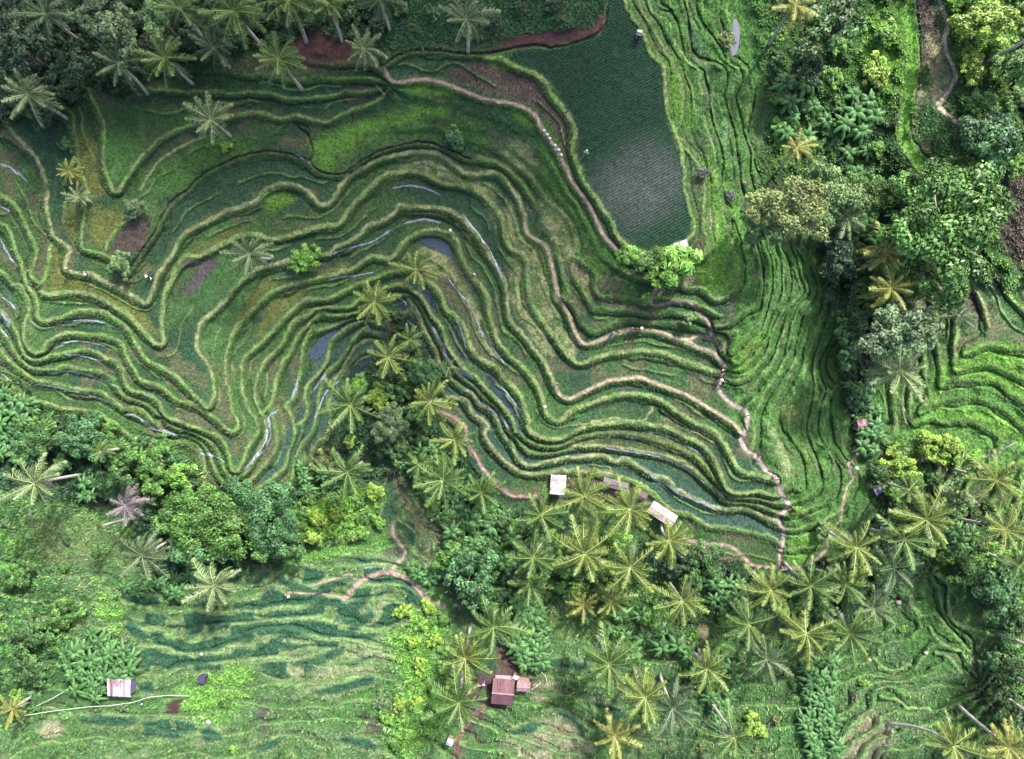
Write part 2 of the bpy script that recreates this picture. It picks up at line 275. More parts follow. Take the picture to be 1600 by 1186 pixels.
 ('grass',10,(0,1.5,0),"1420,940 1450,900 1480,960 1540,1000 1580,1000 1500,1012 1520,1060 1480,1040 1420,1060"),
 ('grass',10,(0,1.5,0),"1480,880 1530,970 1500,960 1480,920"),
 ('ricel',12,(0,1.2,.05),"1440,860 1490,870 1500,920 1470,890"),
 ('dry',12,(0,.7,0),"1300,1190 1340,1120 1380,1120 1400,1160 1360,1190"),
 ('magenta',5,(0,.1,.1),"1512,1072 1550,1075 1565,1095 1555,1108 1525,1095"),
 ('scrub',12,(0,.6,.8),"1540,1020 1620,1000 1660,1200 1560,1200 1570,1100"),
 ('dry',8,(0,.4,.1),"1515,1030 1545,1030 1555,1055 1525,1060"),
 ('dark',12,(0,.3,.2),"1570,1090 1620,1090 1620,1140 1580,1130"),
 # shelves upper left
 ('ricet',8,(1.2,0,0),"20,160 90,160 112,190 118,240 105,330 80,330 70,260 30,200"),
 ('ricet',8,(1.2,0,0),"122,170 150,185 158,260 130,230"),
 ('gold',12,(1.2,0,0),"120,205 145,210 160,265 160,300 135,305 125,250"),
 ('gold',8,(1.2,0,0),"104,320 128,310 127,380 112,378"),
 ('rice',8,(1.2,0,0),"140,180 300,170 300,190 240,215 200,265 178,290 168,240"),
 ('ricel',16,(1.2,0,0),"166,215 215,215 205,250 178,290 168,250"),
 ('gold',8,(1.2,0,0),"140,325 190,330 200,345 175,375 150,390 140,370"),
 ('brown',6,(.4,.2,0),"212,340 240,345 225,380 205,400 175,398 182,370"),
 ('grass',8,(0,1,0),"235,280 290,235 370,210 400,225 400,238 340,255 300,285 260,310"),
 ('gold',8,(1.2,0,0),"82,380 96,386 104,430 100,455 75,455 80,420"),
 ('gold',7,(1.2,0,0),"105,430 160,445 215,480 250,530 200,495 160,462 110,452"),
 ('riceb',8,(1,0,0),"15,300 60,310 78,380 70,430 60,430 66,380 45,320"),
 ('ricet',7,(1.2,0,0),"290,310 330,275 400,245 480,262 500,300 440,285 380,310 300,350 255,400 245,425 250,370"),
 ('magenta',4,(.1,0,0),"281,410 330,401 340,405 338,415 310,450 288,468 284,462 302,430 318,415 285,418"),
 ('magenta',3,(.1,.3,0),"396,314 410,314 412,328 398,326"),
 ('grassb',6,(0,1.6,0),"410,305 440,300 465,310 440,325 412,328"),
 ('gold',6,(1.2,0,0),"290,400 330,375 385,352 374,372 320,395"),
 ('gold',7,(1.2,0,0),"405,445 430,438 436,446 410,465 375,510 360,540 365,510"),
 ('gold',6,(1.2,0,0),"440,455 490,440 470,462 440,490 400,530 410,500"),
 ('gold',6,(1.2,0,0),"500,425 545,410 540,425 505,430"),
 ('riceb',6,(1,0,0),"345,600 362,640 370,665 345,650 325,635 335,600"),
 ('riceb',6,(1,0,0),"410,700 450,640 458,690 440,735 400,760 385,740"),
 ('gold',6,(1.2,0,0),"450,740 480,700 500,690 490,715 460,740"),
 ('tan',7,(0,.9,0),"655,385 690,395 720,440 745,480 780,560 770,560 735,510 700,460 660,420"),
 ('tan',7,(0,.9,0),"795,400 820,400 822,450 845,510 870,560 850,540 820,490 805,440"),
 ('tan',6,(0,1,0),"795,320 815,360 850,390 858,430 868,480 885,520 905,545 895,556 880,540 860,505 842,480 832,450 830,400 815,385 795,375"),
 ('tan',6,(.4,.7,0),"800,400 820,410 820,450 832,490 850,520 865,545 850,555 835,535 815,505 800,480"),
 ('tan',7,(.4,.7,0),"640,243 690,245 725,275 750,280 780,300 760,305 735,290 700,280 660,262 630,262"),
 ('gold',8,(0,.9,0),"905,690 1000,700 1060,725 1110,760 1060,735 990,705 910,700"),
 ('gold',9,(.9,0,0),"1015,680 1060,695 1095,715 1120,750 1090,730 1040,700 1005,695"),
 ('grass',6,(1,0,0),"905,705 1000,712 1060,735 1110,775 1100,785 1040,745 980,718 900,715"),
 ('dry',5,(0,.5,0),"936,720 950,722 960,745 930,742"),
 ('magenta',6,(0,.1,.1),"430,420 470,405 490,410 480,425 450,425"),
 ('dry',5,(0,.2,.1),"585,490 605,495 620,520 600,520"),
 ('water',3,(.6,0,0),"655,378 668,372 690,375 704,390 708,404 700,403 680,390 660,382"),
 ('water',3,(.9,0,0),"528,508 512,520 500,530 486,546 484,558 490,566 500,558 512,545 520,528"),
 ('water',3,(.5,0,0),"566,508 600,500 600,522 575,524 555,530 545,545 552,525"),
 ('water',3,(.6,0,0),"583,553 600,545 580,570 555,590 540,598 550,575"),
 ('water',3,(.6,0,0),"618,470 640,478 655,500 663,540 655,535 640,510 625,490"),
 ('water',3,(.25,0,0),"645,445 655,440 672,452 690,480 684,490 670,480 655,460"),
 ('water',3,(.5,0,0),"660,480 680,505 700,545 735,590 700,580 690,560 672,520"),
 ('water',3,(.8,0,0),"696,500 715,510 722,545 742,570 720,560 705,525"),
 ('water',3,(.4,0,0),"680,590 700,600 745,630 770,660 775,690 760,670 735,640 700,615"),
 ('ricet',3,(1.1,0,0),"735,655 760,690 800,740 800,765 770,745 745,705 730,670"),
 ('water',3,(.5,0,0),"750,575 780,600 815,650 820,685 800,650 770,615"),
 ('riceb',3,(.9,0,0),"685,430 712,440 740,490 760,560 790,600 770,590 735,545 728,500 700,470 672,430"),
 ('wetp',5,(.9,0,0),"640,470 670,490 700,560 740,600 800,680 860,700 960,708 1060,735 1130,790 1212,822 1215,845 1100,815 1050,790 1000,752 930,730 830,732 760,690 700,610 660,540"),
 ('wetp',6,(.7,0,0),"480,610 520,510 600,500 600,540 540,600 500,690 470,720 400,760 440,690"),
 ('ricet',5,(1.2,0,0),"806,690 850,695 900,700 990,710 1050,735 1110,780 1060,750 1020,725 960,708 880,706 820,715"),
 ('ricet',5,(1.2,0,0),"620,325 690,335 740,380 760,440 780,480 770,440 740,375 700,345 640,335"),
 ('ricet',5,(1.2,0,0),"710,290 760,320 790,420 800,490 830,530 800,500 785,440 755,370 720,330 640,310 620,290 650,280"),
]
T = 3.9525
def tp(ox, oy, s): return ' '.join('%.1f,%.1f' % (ox+float(a.split(',')[0])/T, oy+float(a.split(',')[1])/T) for a in s.split())
for s in ["100,60 160,50 260,90 350,120 330,150 230,140 150,110","380,110 470,80 600,60 620,90 500,130 400,135","20,180 100,110 200,180 360,175 540,190 540,250 400,240 200,220 60,240 20,240",
 "10,340 200,330 400,330 520,350 500,400 300,420 100,420 0,420","0,470 200,450 300,480 420,460 300,500 150,510 0,520","180,590 300,570 450,520 550,480 540,540 420,590 250,610","540,270 600,200 700,150 710,200 620,280 560,290",
 "720,170 830,110 840,140 740,200","560,370 640,300 720,250 740,300 660,370 590,400","890,90 960,130 1030,200 1090,260 1050,300 980,230 920,150","340,770 500,720 700,670 770,680 700,730 560,770 400,790",
 "450,1080 560,1040 700,1060 780,1120 740,1140 600,1100","480,300 540,295 555,325 500,335","110,275 200,265 230,290 120,300","560,600 680,550 760,530 700,580 600,610","0,1100 100,1060 190,1040 120,1120 0,1140"]:
    COVER.append(('patch',1.6,(1.6,0,0),tp(400,886,s)))
for s in ["750,370 800,320 860,360 910,420 900,460 830,430","880,290 940,290 1030,330 1010,350 920,350","930,390 1020,390 1020,440 930,440","1040,340 1120,350 1120,390 1050,380",
 "1140,350 1260,345 1260,415 1140,415","1280,350 1350,315 1430,340 1410,380 1290,410","1050,440 1130,450 1130,500 1080,510","890,500 1000,510 1070,560 1160,580 1160,620 1040,620 920,590",
 "1430,400 1500,360 1510,430 1450,450","470,920 700,910 860,930 830,970 700,990 500,960","880,950 1000,930 1200,950 1220,1000 1100,1060 900,1040","1220,1000 1300,980 1380,1020 1370,1070 1260,1080",
 "860,710 950,700 960,780 860,780","830,200 910,220 910,250 830,240","1460,280 1560,270 1581,340 1470,350","1180,590 1380,590 1370,630 1200,640"]:
    COVER.append(('patch',1.6,(1.6,0,0),tp(0,886,s)))
for s in ["220,560 350,560 490,600 420,640 250,620","0,1000 100,960 220,960 120,1020 0,1040","240,880 330,880 400,920 470,1000 430,1060 380,960","480,820 600,840 720,900 710,950 600,940 520,880"]:
    COVER.append(('patch',1.6,(1.6,0,0),tp(800,886,s)))
COVER += [c for c in COVER if c[0] in ('field', 'field2')]
# water standing along the foot of the banks: width, points
WATER = [
 (4,"0,256 12,260 23,268 35,277 45,288"),(3.5,"0,322 18,332"),(3,"0,372 10,392 28,419"),(3.5,"0,462 15,472 25,485"),(6,"0,487 8,497 15,515"),(3,"0,512 12,527"),
 (2.2,"98,504 125,500 150,502 178,511"),(2.5,"84,545 110,534 135,534 165,541"),(2.6,"75,585 110,580 140,587 170,598 187,606"),(3,"100,553 130,556 160,566"),
 (3,"52,600 80,604 110,610 140,617 162,625 180,634"),(4,"195,646 215,652 228,660 240,671 262,675 285,686"),(2.5,"0,582 20,597"),(2.2,"225,617 240,622"),
 (3.5,"362,742 375,738 392,722 415,690 418,668"),(4,"400,716 415,701 423,679 420,653 433,640"),(3,"310,707 340,715 352,724"),
 (3,"518,398 545,388 575,380 595,370 612,358"),(2.5,"512,438 530,434 560,430 585,425"),(4,"455,625 463,605 466,588"),(3,"490,655 498,640 510,612 530,595"),
 (3,"490,610 500,595 511,583"),(5,"676,510 690,535 700,560 716,577 740,593"),(3,"712,497 722,520 728,545"),(3,"722,333 735,350 752,372 770,400 785,440"),
 (4,"750,628 765,637 783,655 800,672"),(2.6,"780,600 800,625 815,645"),(2.6,"700,435 712,450 735,480 757,525 790,570"),
 (2.6,"945,700 985,706 1020,712 1055,724 1085,742 1102,757"),(4,"1015,742 1040,757 1062,772 1090,783 1120,798"),(2.6,"1010,674 1045,682 1080,700 1105,720"),
 (3,"458,240 475,248 490,258"),(2.5,"610,295 640,290 670,296 690,306"),(3,"630,350 660,343 690,348"),(3,"620,465 630,470 636,478"),
 (2.6,"560,890 590,884"),
]
POND = "1138,40 1150,30 1156,50 1152,80 1143,88 1131,82 1129,55"
PATHS = [ # dirt paths: width px, colour key, points
 (5,'pink',"600,106 610,126 628,129 653,124 678,126 704,134 729,144 754,154 779,159 800,162 820,169 838,182 846,200 856,215 871,235 878,250 886,266 894,283 906,300 919,318 929,338 937,356 947,373 964,389 975,395"),
 (5,'pink',"1037,449 1024,455 1017,470 1023,477 1045,474 1070,472 1085,478 1092,488 1104,500 1110,515 1112,528"),
 (5,'tan',"868,442 873,462 889,492 901,523 914,538 932,534 952,525 977,517 1002,515 1023,516 1043,523 1058,529 1078,530 1091,524 1112,530 1128,545"),
 (5,'pink',"1073,528 1091,543 1111,550 1129,566 1128,581 1124,600"),
 (6.5,'stair',"1126,590 1124,610 1139,628 1164,643 1169,656 1164,676 1157,686 1167,704 1182,714 1192,729 1205,740 1215,752 1220,770 1233,792 1215,808 1225,830 1223,848 1218,868 1220,888"),
 (5,'pink',"1064,838 1080,845 1110,850 1140,853 1160,868 1175,883 1195,886 1222,888 1250,886 1270,877 1292,858"),
 (3,'tan',"1292,858 1296,835 1313,812 1317,785 1325,758 1334,748 1328,735"),
 (4,'pink',"1328,735 1325,725 1335,716 1341,700 1340,680"),
 (5,'pink',"678,641 699,648 726,666 729,691 744,714 754,732 767,747 780,762 800,774 825,777 842,773"),
 (5,'pink',"615,818 615,835 628,853 633,863 625,876 612,890"),
 (7,'pink',"537,937 552,919 572,904 602,894 628,901 648,914 658,926 673,939 693,947"),
 (3,'tan',"450,925 475,927 505,928 537,934"),
 (3,'tan',"555,905 545,897 520,905 495,912"),
 (5,'pink',"1377,709 1392,719 1405,729 1423,724 1443,719 1463,722 1478,739"),
 (7,'track',"1466,-20 1468,0 1475,20 1480,40 1476,60 1480,85 1492,110 1490,130 1478,148 1466,163 1472,172 1490,186 1508,203 1522,220"),
 (5,'pink',"1500,765 1520,780 1535,800 1550,820 1558,835"),
 (5,'red',"712,1186 718,1150 735,1125 760,1100"),
 (4,'tan',"868,442 861,409 851,383 825,366 820,345"),
 (5,'tan',"1159,679 1147,663 1124,648 1091,628 1068,615 1040,605 1020,598 1002,590 982,591 952,595 932,603 911,613 889,623 876,618 866,602"),
]
# ------------------------------------------------------------------ solve the level field
G = 3.0; U0, V0, U1, V1 = -300., -300., 1902., 1488.
NX = int((U1-U0)/G)+1; NY = int((V1-V0)/G)+1
def solve_levels():
    pts = []; val = []
    for lv, w, k, s in LINES:
        if lv is None: continue
        q = smooth_line(P(s), 1.5)
        if k == 'h': q = q+np.stack([vnoise(q[:, 0], q[:, 1], 24, 23)-.5, vnoise(q[:, 0], q[:, 1], 24, 24)-.5], 1)*7
        pts.append(q); val.append(np.full(len(q), float(lv)))
    for t in ANCH.split():
        a = [float(x) for x in t.split(',')]
        pts.append(np.array([[a[0], a[1]]])); val.append(np.array([a[2]]))
    p = np.vstack(pts); val = np.concatenate(val)
    F = None
    for f, it in ((32, 300), (16, 200), (8, 160), (4, 120), (2, 100), (1, 60)):
        g = G*f; nx = int(math.ceil((U1-U0)/g))+1; ny = int(math.ceil((V1-V0)/g))+1
        xi = np.clip(np.round((p[:, 0]-U0)/g).astype(int), 0, nx-1); yi = np.clip(np.round((p[:, 1]-V0)/g).astype(int), 0, ny-1)
        sm = np.zeros((ny, nx)); ct = np.zeros((ny, nx))
        np.add.at(sm, (yi, xi), val); np.add.at(ct, (yi, xi), 1)
        m = ct > 0; c = np.where(m, sm/np.maximum(ct, 1), 0)
        if F is None: F = np.full((ny, nx), 6.0)
        else:
            Y, X = np.mgrid[0:ny, 0:nx]
            F = bil(F, np.clip(X/2., 0, F.shape[1]-1.001), np.clip(Y/2., 0, F.shape[0]-1.001))
        for i in range(it):
            F = np.where(m, c, F)
            Q = np.pad(F, 1, mode='edge')
            F = .25*(Q[:-2, 1:-1]+Q[2:, 1:-1]+Q[1:-1, :-2]+Q[1:-1, 2:])
        F = np.where(m, c, F)
    return F[:NY, :NX]
def bil(A, x, y):
    xi = np.floor(x).astype(int); yi = np.floor(y).astype(int)
    xi = np.clip(xi, 0, A.shape[1]-2); yi = np.clip(yi, 0, A.shape[0]-2)
    fx = x-xi; fy = y-yi
    return (A[yi, xi]*(1-fx)+A[yi, xi+1]*fx)*(1-fy)+(A[yi+1, xi]*(1-fx)+A[yi+1, xi+1]*fx)*fy
F0 = solve_levels()
CU, CVv = np.meshgrid(U0+G*np.arange(NX), V0+G*np.arange(NY))

def poly_mask(U, V, s, soft):
    """0..1 inside the polygon, wobbling soft edge"""
    p = smooth_line(P(s), 14, True) if soft > 4 else P(s)
    out = np.zeros(U.shape, np.float32)
    x0, y0 = p.min(0)-soft-4; x1, y1 = p.max(0)+soft+4
    us = U[0]; vs = V[:, 0]
    a, b = np.searchsorted(us, [x0, x1]); c, d = np.searchsorted(vs, [y0, y1])
    if b <= a or d <= c: return out, (slice(0, 0), slice(0, 0))
    u = U[c:d, a:b]; v = V[c:d, a:b]
    wob = soft*.8+1.2
    u = u+(vnoise(u, v, 13, 3)-.5)*wob+(vnoise(u, v, 5, 5)-.5)*wob*.6
    v = v+(vnoise(u, v, 13, 4)-.5)*wob+(vnoise(u, v, 5, 6)-.5)*wob*.6
    ins = np.zeros(u.shape, bool)
    n = len(p); j = n-1
    for i in range(n):
        xi, yi = p[i]; xj, yj = p[j]
        if yi != yj:
            ins ^= ((yi > v) != (yj > v)) & (u < (xj-xi)*(v-yi)/(yj-yi)+xi)
        j = i
    m = ins.astype(np.float32)
    step = us[a+1]-us[a] if b-a > 1 else 3
    m = blur(m, soft/2/step)
    sl = (slice(c, d), slice(a, b)); out[sl] = m
    return out, sl

# bank weight: 1 = stepped, 0 = smooth slope (on the coarse grid)
A0 = np.ones((NY, NX), np.float32)
for a, s in BANK[::-1]:
    m, sl = poly_mask(CU, CVv, s, 24)
    A0[sl] = A0[sl]*(1-m[sl])+a*m[sl]
gy, gx = np.gradient(F0, G)
GR0 = np.maximum(blur(np.hypot(gx, gy), 1), 1e-4)

# ------------------------------------------------------------------ the mesh grid
def axis(a, b, st, far):
    c = list(np.arange(a, b+.01, st)); g = st; x = c[-1]
    hi = []
    while x < far[1]: g *= 1.16; x += g; hi.append(x)
    g = st; x = a; lo = []
    while x > far[0]: g *= 1.16; x -= g; lo.append(x)
    return np.array(lo[::-1]+c+hi)
ux = axis(-70, 1670, 1.5, (-2600, 4200)); vy = axis(-70, 1256, 1.5, (-2600, 3800))
U, V = np.meshgrid(ux, vy)
def fld(A, u, v): return bil(A, np.clip((u-U0)/G, 0, NX-1.001), np.clip((v-V0)/G, 0, NY-1.001))

# exact distance to every traced line
DL = np.full(U.shape, 99., np.float32); KL = np.zeros(U.shape, np.int16)
for li, (lv, w, k, s) in enumerate(LINES):
    q = smooth_line(P(s), 1.4)
    q = q+np.stack([vnoise(q[:, 0], q[:, 1], 9, 21)-.5, vnoise(q[:, 0], q[:, 1], 9, 22)-.5], 1)*3.2
    if k == 'h': q = q+np.stack([vnoise(q[:, 0], q[:, 1], 24, 23)-.5, vnoise(q[:, 0], q[:, 1], 24, 24)-.5], 1)*7
    r = 9
    ia = np.searchsorted(ux, q[:, 0]-r); ib = np.searchsorted(ux, q[:, 0]+r); ja = np.searchsorted(vy, q[:, 1]-r); jb = np.searchsorted(vy, q[:, 1]+r)
    for n in range(len(q)):
        if ib[n] <= ia[n] or jb[n] <= ja[n]: continue
        sl = (slice(ja[n], jb[n]), slice(ia[n], ib[n]))
        d = np.hypot(ux[None, ia[n]:ib[n]]-q[n, 0], vy[ja[n]:jb[n], None]-q[n, 1])
        D = DL[sl]; m = d < D
        D[m] = d[m]; KL[sl][m] = li+1

F = fld(F0, U, V)
NEAR = sstep(26, 5, np.minimum(DL, 30))
Aw = fld(A0, U, V)
GR = fld(GR0, U, V)
# away from the traced lines the steps wander
Fd = F+(fbm(U, V, 46, 31, 3)-.5)*.9*(1-NEAR)*(1-.3*Aw)*sstep(0.004, .03, GR)
def zone(s, soft=10):
    a = np.zeros(U.shape, np.float32); m, sl = poly_mask(U, V, s, soft); a[sl] = m[sl]; return a
QS = (zone("-2000,880 190,880 400,880 560,850 640,850 720,960 700,1010 860,1000 1100,990 1300,1010 1400,930 1440,860 1500,930 1620,980 3000,1000 3000,2000 -2000,2000") > .5)
EAST = zone("1010,-40 1160,-40 1195,130 1170,210 1190,280 1225,380 1310,440 1340,520 1325,700 1370,760 1320,830 1240,890 1222,880 1228,830 1205,742 1150,620 1130,590 1150,520 1150,440 1120,300 1100,200 1060,90", 14)
FARE = zone("1370,560 1480,520 1500,420 1700,400 1700,800 1560,760 1440,690 1370,690", 10)
Q = np.where(QS, np.where(U > 1290, 2., 1.6), 1.)
SR = zone("400,900 470,880 560,870 620,880 680,950 660,960 600,990 500,1045 430,1060 380,1000", 8)+zone("195,930 290,930 400,930 400,1010 330,1040 230,1060 215,1000", 8)+zone("590,830 615,770 650,800 700,860 650,860 620,820", 5)
Fd = np.where(QS, F+(fbm(U*.55, V*1.3, 40, 33, 3)-.5)*.8, Fd)
n = np.floor(Fd*Q+.06); t = np.clip(Fd*Q-n, 0, 1)
sp = 1/np.maximum(GR*Q, .004)                  # px between steps here
wr = np.clip(7.5/sp, .06, .46)               # riser share of the step
wb = np.clip(3.0/sp, .02, .22)
tt = 1-t                                     # 0 just below the next step's edge
rise = sstep(wr+wb, wb, tt)                  # climbs to the next level, bund crest on top
crest = sstep(wb*1.2, wb*.5, tt)+sstep(wb*1.1, wb*.4, t)*sstep(90, 60, sp)
crest = np.clip(crest, 0, 1)
lineW = np.zeros(U.shape, np.float32); 
Wl = np.array([0]+[l[1] for l in LINES], np.float32); Kk = ['']+[l[2] for l in LINES]
w_ = Wl[KL]*(.5+.62*fbm(U, V, 12, 25, 2)); ribbon = sstep(w_*.5+1.3, w_*.5-.9, DL)*(KL > 0)
kind = np.array([' ']+[l[2] for l in LINES])[KL]
hm = (Q < 1.5)*sstep(20, 26, sp)*sstep(95, 75, sp)*sstep(.36, .46, vnoise(U+n*53, V+n*29, 60, 27))*sstep(.6, .9, Aw)
hc = .45+.22*(fbm(U, V, 40, 28, 2)-.5)
half = .32*hm*sstep(-1.6, 1.6, (t-hc)*sp); minor = hm*np.exp(-(((t-hc)*sp-1.6)/1.5)**2)
stepz = DZ/Q*(n+half+(1-half)*rise)
slopez = DZ*(Fd+(fbm(U, V, 30, 41, 3)-.5)*.8)
Z = stepz*Aw+slopez*(1-Aw)
isb = ribbon*(kind != 'd')*(kind != 'n')
bund = np.clip(np.maximum(np.maximum(isb, minor*.8), crest*Aw*.8*(1-.6*NEAR)), 0, 1)
ditch = ribbon*(kind == 'd')
foot = np.exp(-((tt-(wr+wb))*sp/1.6)**2)*Aw*sstep(70, 30, sp)*(1-isb)
Z = Z+.13*bund*(.5+fbm(U, V, 6, 26, 2))-.7*ditch-(.3+.6*EAST+.4*FARE)*foot
Z += (EAST*.75+FARE*.4)*np.sin(np.pi*np.clip(t, 0, 1))*sstep(.25, .75, fbm(U, V, 18, 29, 2))*1.2
Z += (fbm(U, V, 8, 51, 2)-.5)*.12
riserM = rise*(1-sstep(wb*1.3, wb*.6, tt))*(t > .3)*Aw
riserM = np.clip(riserM*4*(1-rise*.0)*sstep(0, .08, rise), 0, 1)*(1-isb)

# ------------------------------------------------------------------ land cover
nA = vnoise(U*.7+n*91, V*.7+n*57, 38, 60); nB = fbm(U, V, 11, 61, 3); nC = fbm(U, V, 90, 64, 2); nD = vnoise(U+n*37, V, 22, 67)
def col(k): return np.array(CV[k], np.float32)
def mixc(a, b, m): return a+(b-a)*m[..., None]
C = mixc(col('rice')[None, None]*np.ones(U.shape+(1,), np.float32), col('ricet'), sstep(.45, .75, nA))
C = mixc(C, col('riceb'), sstep(.55, .8, nD)*.9)
C = mixc(C, col('ricel'), sstep(.62, .8, nC)*.4)
C0 = 0; DR = np.ones(U.shape, np.float32)*1.1; DG = np.zeros(U.shape, np.float32); DS = np.zeros(U.shape, np.float32); WET = np.full(U.shape, .35, np.float32)
smooth_type = {'patch': 'field', 'field2': 'grey'}
leafy = sstep(.35, .15, Aw)
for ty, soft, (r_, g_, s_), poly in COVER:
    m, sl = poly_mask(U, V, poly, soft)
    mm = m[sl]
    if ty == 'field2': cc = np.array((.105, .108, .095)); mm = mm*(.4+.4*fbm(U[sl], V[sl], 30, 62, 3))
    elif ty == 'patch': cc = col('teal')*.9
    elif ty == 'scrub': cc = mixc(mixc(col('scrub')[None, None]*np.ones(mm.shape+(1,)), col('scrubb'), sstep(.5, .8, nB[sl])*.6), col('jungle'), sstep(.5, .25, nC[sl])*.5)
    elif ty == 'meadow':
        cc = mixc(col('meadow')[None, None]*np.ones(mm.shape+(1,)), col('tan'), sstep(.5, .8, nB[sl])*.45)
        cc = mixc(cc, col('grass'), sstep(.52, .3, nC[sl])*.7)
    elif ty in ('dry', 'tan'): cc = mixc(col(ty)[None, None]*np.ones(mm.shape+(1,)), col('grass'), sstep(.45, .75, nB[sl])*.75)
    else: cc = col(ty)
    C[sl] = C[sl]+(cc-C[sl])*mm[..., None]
    if ty == 'field2': DR[sl] = DR[sl]*(1-.3*mm); WET[sl] = WET[sl]*(1-mm)+.1*mm; continue
    DR[sl] = DR[sl]*(1-mm)+r_*mm; DG[sl] = DG[sl]*(1-mm)+g_*mm; DS[sl] = DS[sl]*(1-mm)+s_*mm
    WET[sl] = WET[sl]*(1-mm)+(.95 if ty == 'water' else .45 if ty == 'wetp' else 0 if ty == 'field' else .3 if r_ > .3 else 0)*mm
    if ty == 'water':
        fl = sl
        Z[sl] = Z[sl]-.0*mm
# risers are grass banks, bunds grass or trodden earth
rm = riserM*(1-.6*leafy)
C = mixc(C, mixc(col('grass')[None, None]*.8*np.ones(rm.shape+(1,)), col('brown')*1.3, sstep(.5, .7, vnoise(U, V, 7, 68))*.5), rm*.75); DR *= 1-rm; DG = np.maximum(DG, rm*.9)
KC = {'g': 'grassb', 't': 'tan', 'y': 'tan', 'h': 'grassb', 'p': 'dirt', 's': 'red', 'd': 'brown', ' ': 'grassb'}
bc = C.copy()
for k, nm in KC.items():
    base = col(nm) if k not in 'yg' else (col('tan')*.5+col('grassb')*.5 if k == 'y' else col('grassb')*.72+col('tan')*.28)
    if k in 'h': base = col('grassb')*.8
    bc[kind == k] = base
autoc = col('grassb')*.75+col('tan')*.25
bc = mixc(np.where((DL < 7)[..., None], bc, autoc), col('tan'), sstep(.5, .8, nC)*.35)
bc = mixc(bc, col('grass'), sstep(.45, .65, nB)*.6)
bc = mixc(bc, col('dry')*.8, sstep(.62, .75, vnoise(U, V, 6, 69))*.6)
PT = np.zeros(U.shape, np.float32)
for c_ in COVER:
    if c_[0] == 'patch': m, sl = poly_mask(U, V, c_[3], 2.5); PT[sl] = np.maximum(PT[sl], m[sl])
SR = np.clip(SR, 0, 1); sd = SR*sstep(.10, .16, t)*sstep(.84, .77, t)*sstep(.36, .40, vnoise(U+n*77, V, 30, 36))*(1-isb); PT = np.maximum(PT, sd)
C = mixc(C, col('teal')*.85, PT); DR = np.maximum(DR, PT*1.6); DG = DG*(1-PT); DS = DS*(1-PT)
edge = np.clip(blur(PT, 3)*2.2, 0, 1)*(1-PT)
C = mixc(C, col('tan')*.75+col('grass')*.3, edge*.85); DS *= 1-edge; Z += .12*edge+.42*PT*(.7+.6*vnoise(U, V, 4, 37))
bm = (1-PT)*np.maximum(bund*np.where(kind == 'h', .55, 1.), ditch*.9)*(1-.55*leafy)
C = mixc(C, bc, bm)
C = C*(1+.12*EAST+.3*FARE)[..., None]
DR *= 1-bm; DG = np.maximum(DG*(1-bm*.7), bund*.35*(kind != 's')*(kind != 'p')); WET *= (1-bm)*(1-rm)
# brown leaf litter and bare patches
C = mixc(C, col('brown'), sstep(.66, .8, fbm(U, V, 17, 71, 3))*.45*(DG > .2))
C = C*(.72+.56*vnoise(U, V, 2.4, 72)[..., None])*(.82+.36*fbm(U, V, 28, 73, 3)[..., None])
# leafy ground swells in clumps
far_ = sstep(40, 110, np.maximum(np.maximum(-U, U-1600), np.maximum(-V, V-1186)))
C = mixc(C, mixc(col('scrub')[None, None]*np.ones(U.shape+(1,)), col('jungle'), sstep(.35, .65, fbm(U, V, 40, 98, 3))), far_); WET *= 1-far_
Z = Z+QS*bund*.2*Aw-QS*foot*.35
DS = np.maximum(DS, far_*.8) if 'far_' in globals() else DS
hump = DS*(sstep(.42, .8, fbm(U, V, 17, 81, 2))*1.3+sstep(.4, .8, vnoise(U, V, 7, 82))*.55)
Z = Z+hump+DG*.12*vnoise(U, V, 4, 83)
# dirt paths are trodden flat into the ground
PM = np.zeros(U.shape, np.float32)
for w, k, s in PATHS:
    q = smooth_line(P(s), 1.5); r = w/2+4
    for c in q:
        a, b = np.searchsorted(ux, [c[0]-r, c[0]+r]); e, f = np.searchsorted(vy, [c[1]-r, c[1]+r])
        d = np.hypot(ux[None, a:b]-c[0], vy[e:f, None]-c[1])
        PM[e:f, a:b] = np.maximum(PM[e:f, a:b], sstep(w/2+2.5, w/2-1, d))
Z = Z-PM*(hump+.06); DR *= 1-PM; DG *= 1-PM; DS *= 1-PM; WET *= 1-PM
C = mixc(C, col('dirt')*.8, PM*.6)
C = C*(np.array([.98, 1., .98], np.float32)+np.clip(QS*1.+EAST*.5, 0, 1)[..., None]*np.array([-.10, 0, .05], np.float32))
lum_ = C.mean(2, keepdims=True); C = np.maximum((lum_+(C-lum_)*1.08)*np.array([.90, 1., 1.12], np.float32), .004)
out = (U < -70) | (U > 1670) | (V < -70) | (V > 1256)
Z = Z.astype(np.float64)

def height(u, v):
    """terrain height at photo position (u, v)"""
    x = np.interp(u, ux, np.arange(len(ux))); y = np.interp(v, vy, np.arange(len(vy)))
    return bil(Z, np.asarray(x, float), np.asarray(y, float))
def samp(A, u, v):
    x = np.interp(u, ux, np.arange(len(ux))); y = np.interp(v, vy, np.arange(len(vy)))
    return A[np.clip(np.round(y).astype(int), 0, len(vy)-1), np.clip(np.round(x).astype(int), 0, len(ux)-1)]
def ground_xy(x, y):
    """world x, y -> height of the ground there"""
    u = 800+x/S; v = 593-y/S
    for _ in range(8):
        z = float(height(u, v)); k = S*(HC-z)/HC; u = 800+x/k; v = 593-y/k
    return z
def on_ground(u, v):
    z = float(height(u, v)); x, y = unproj(u, v, z); return Vector((x, y, z))

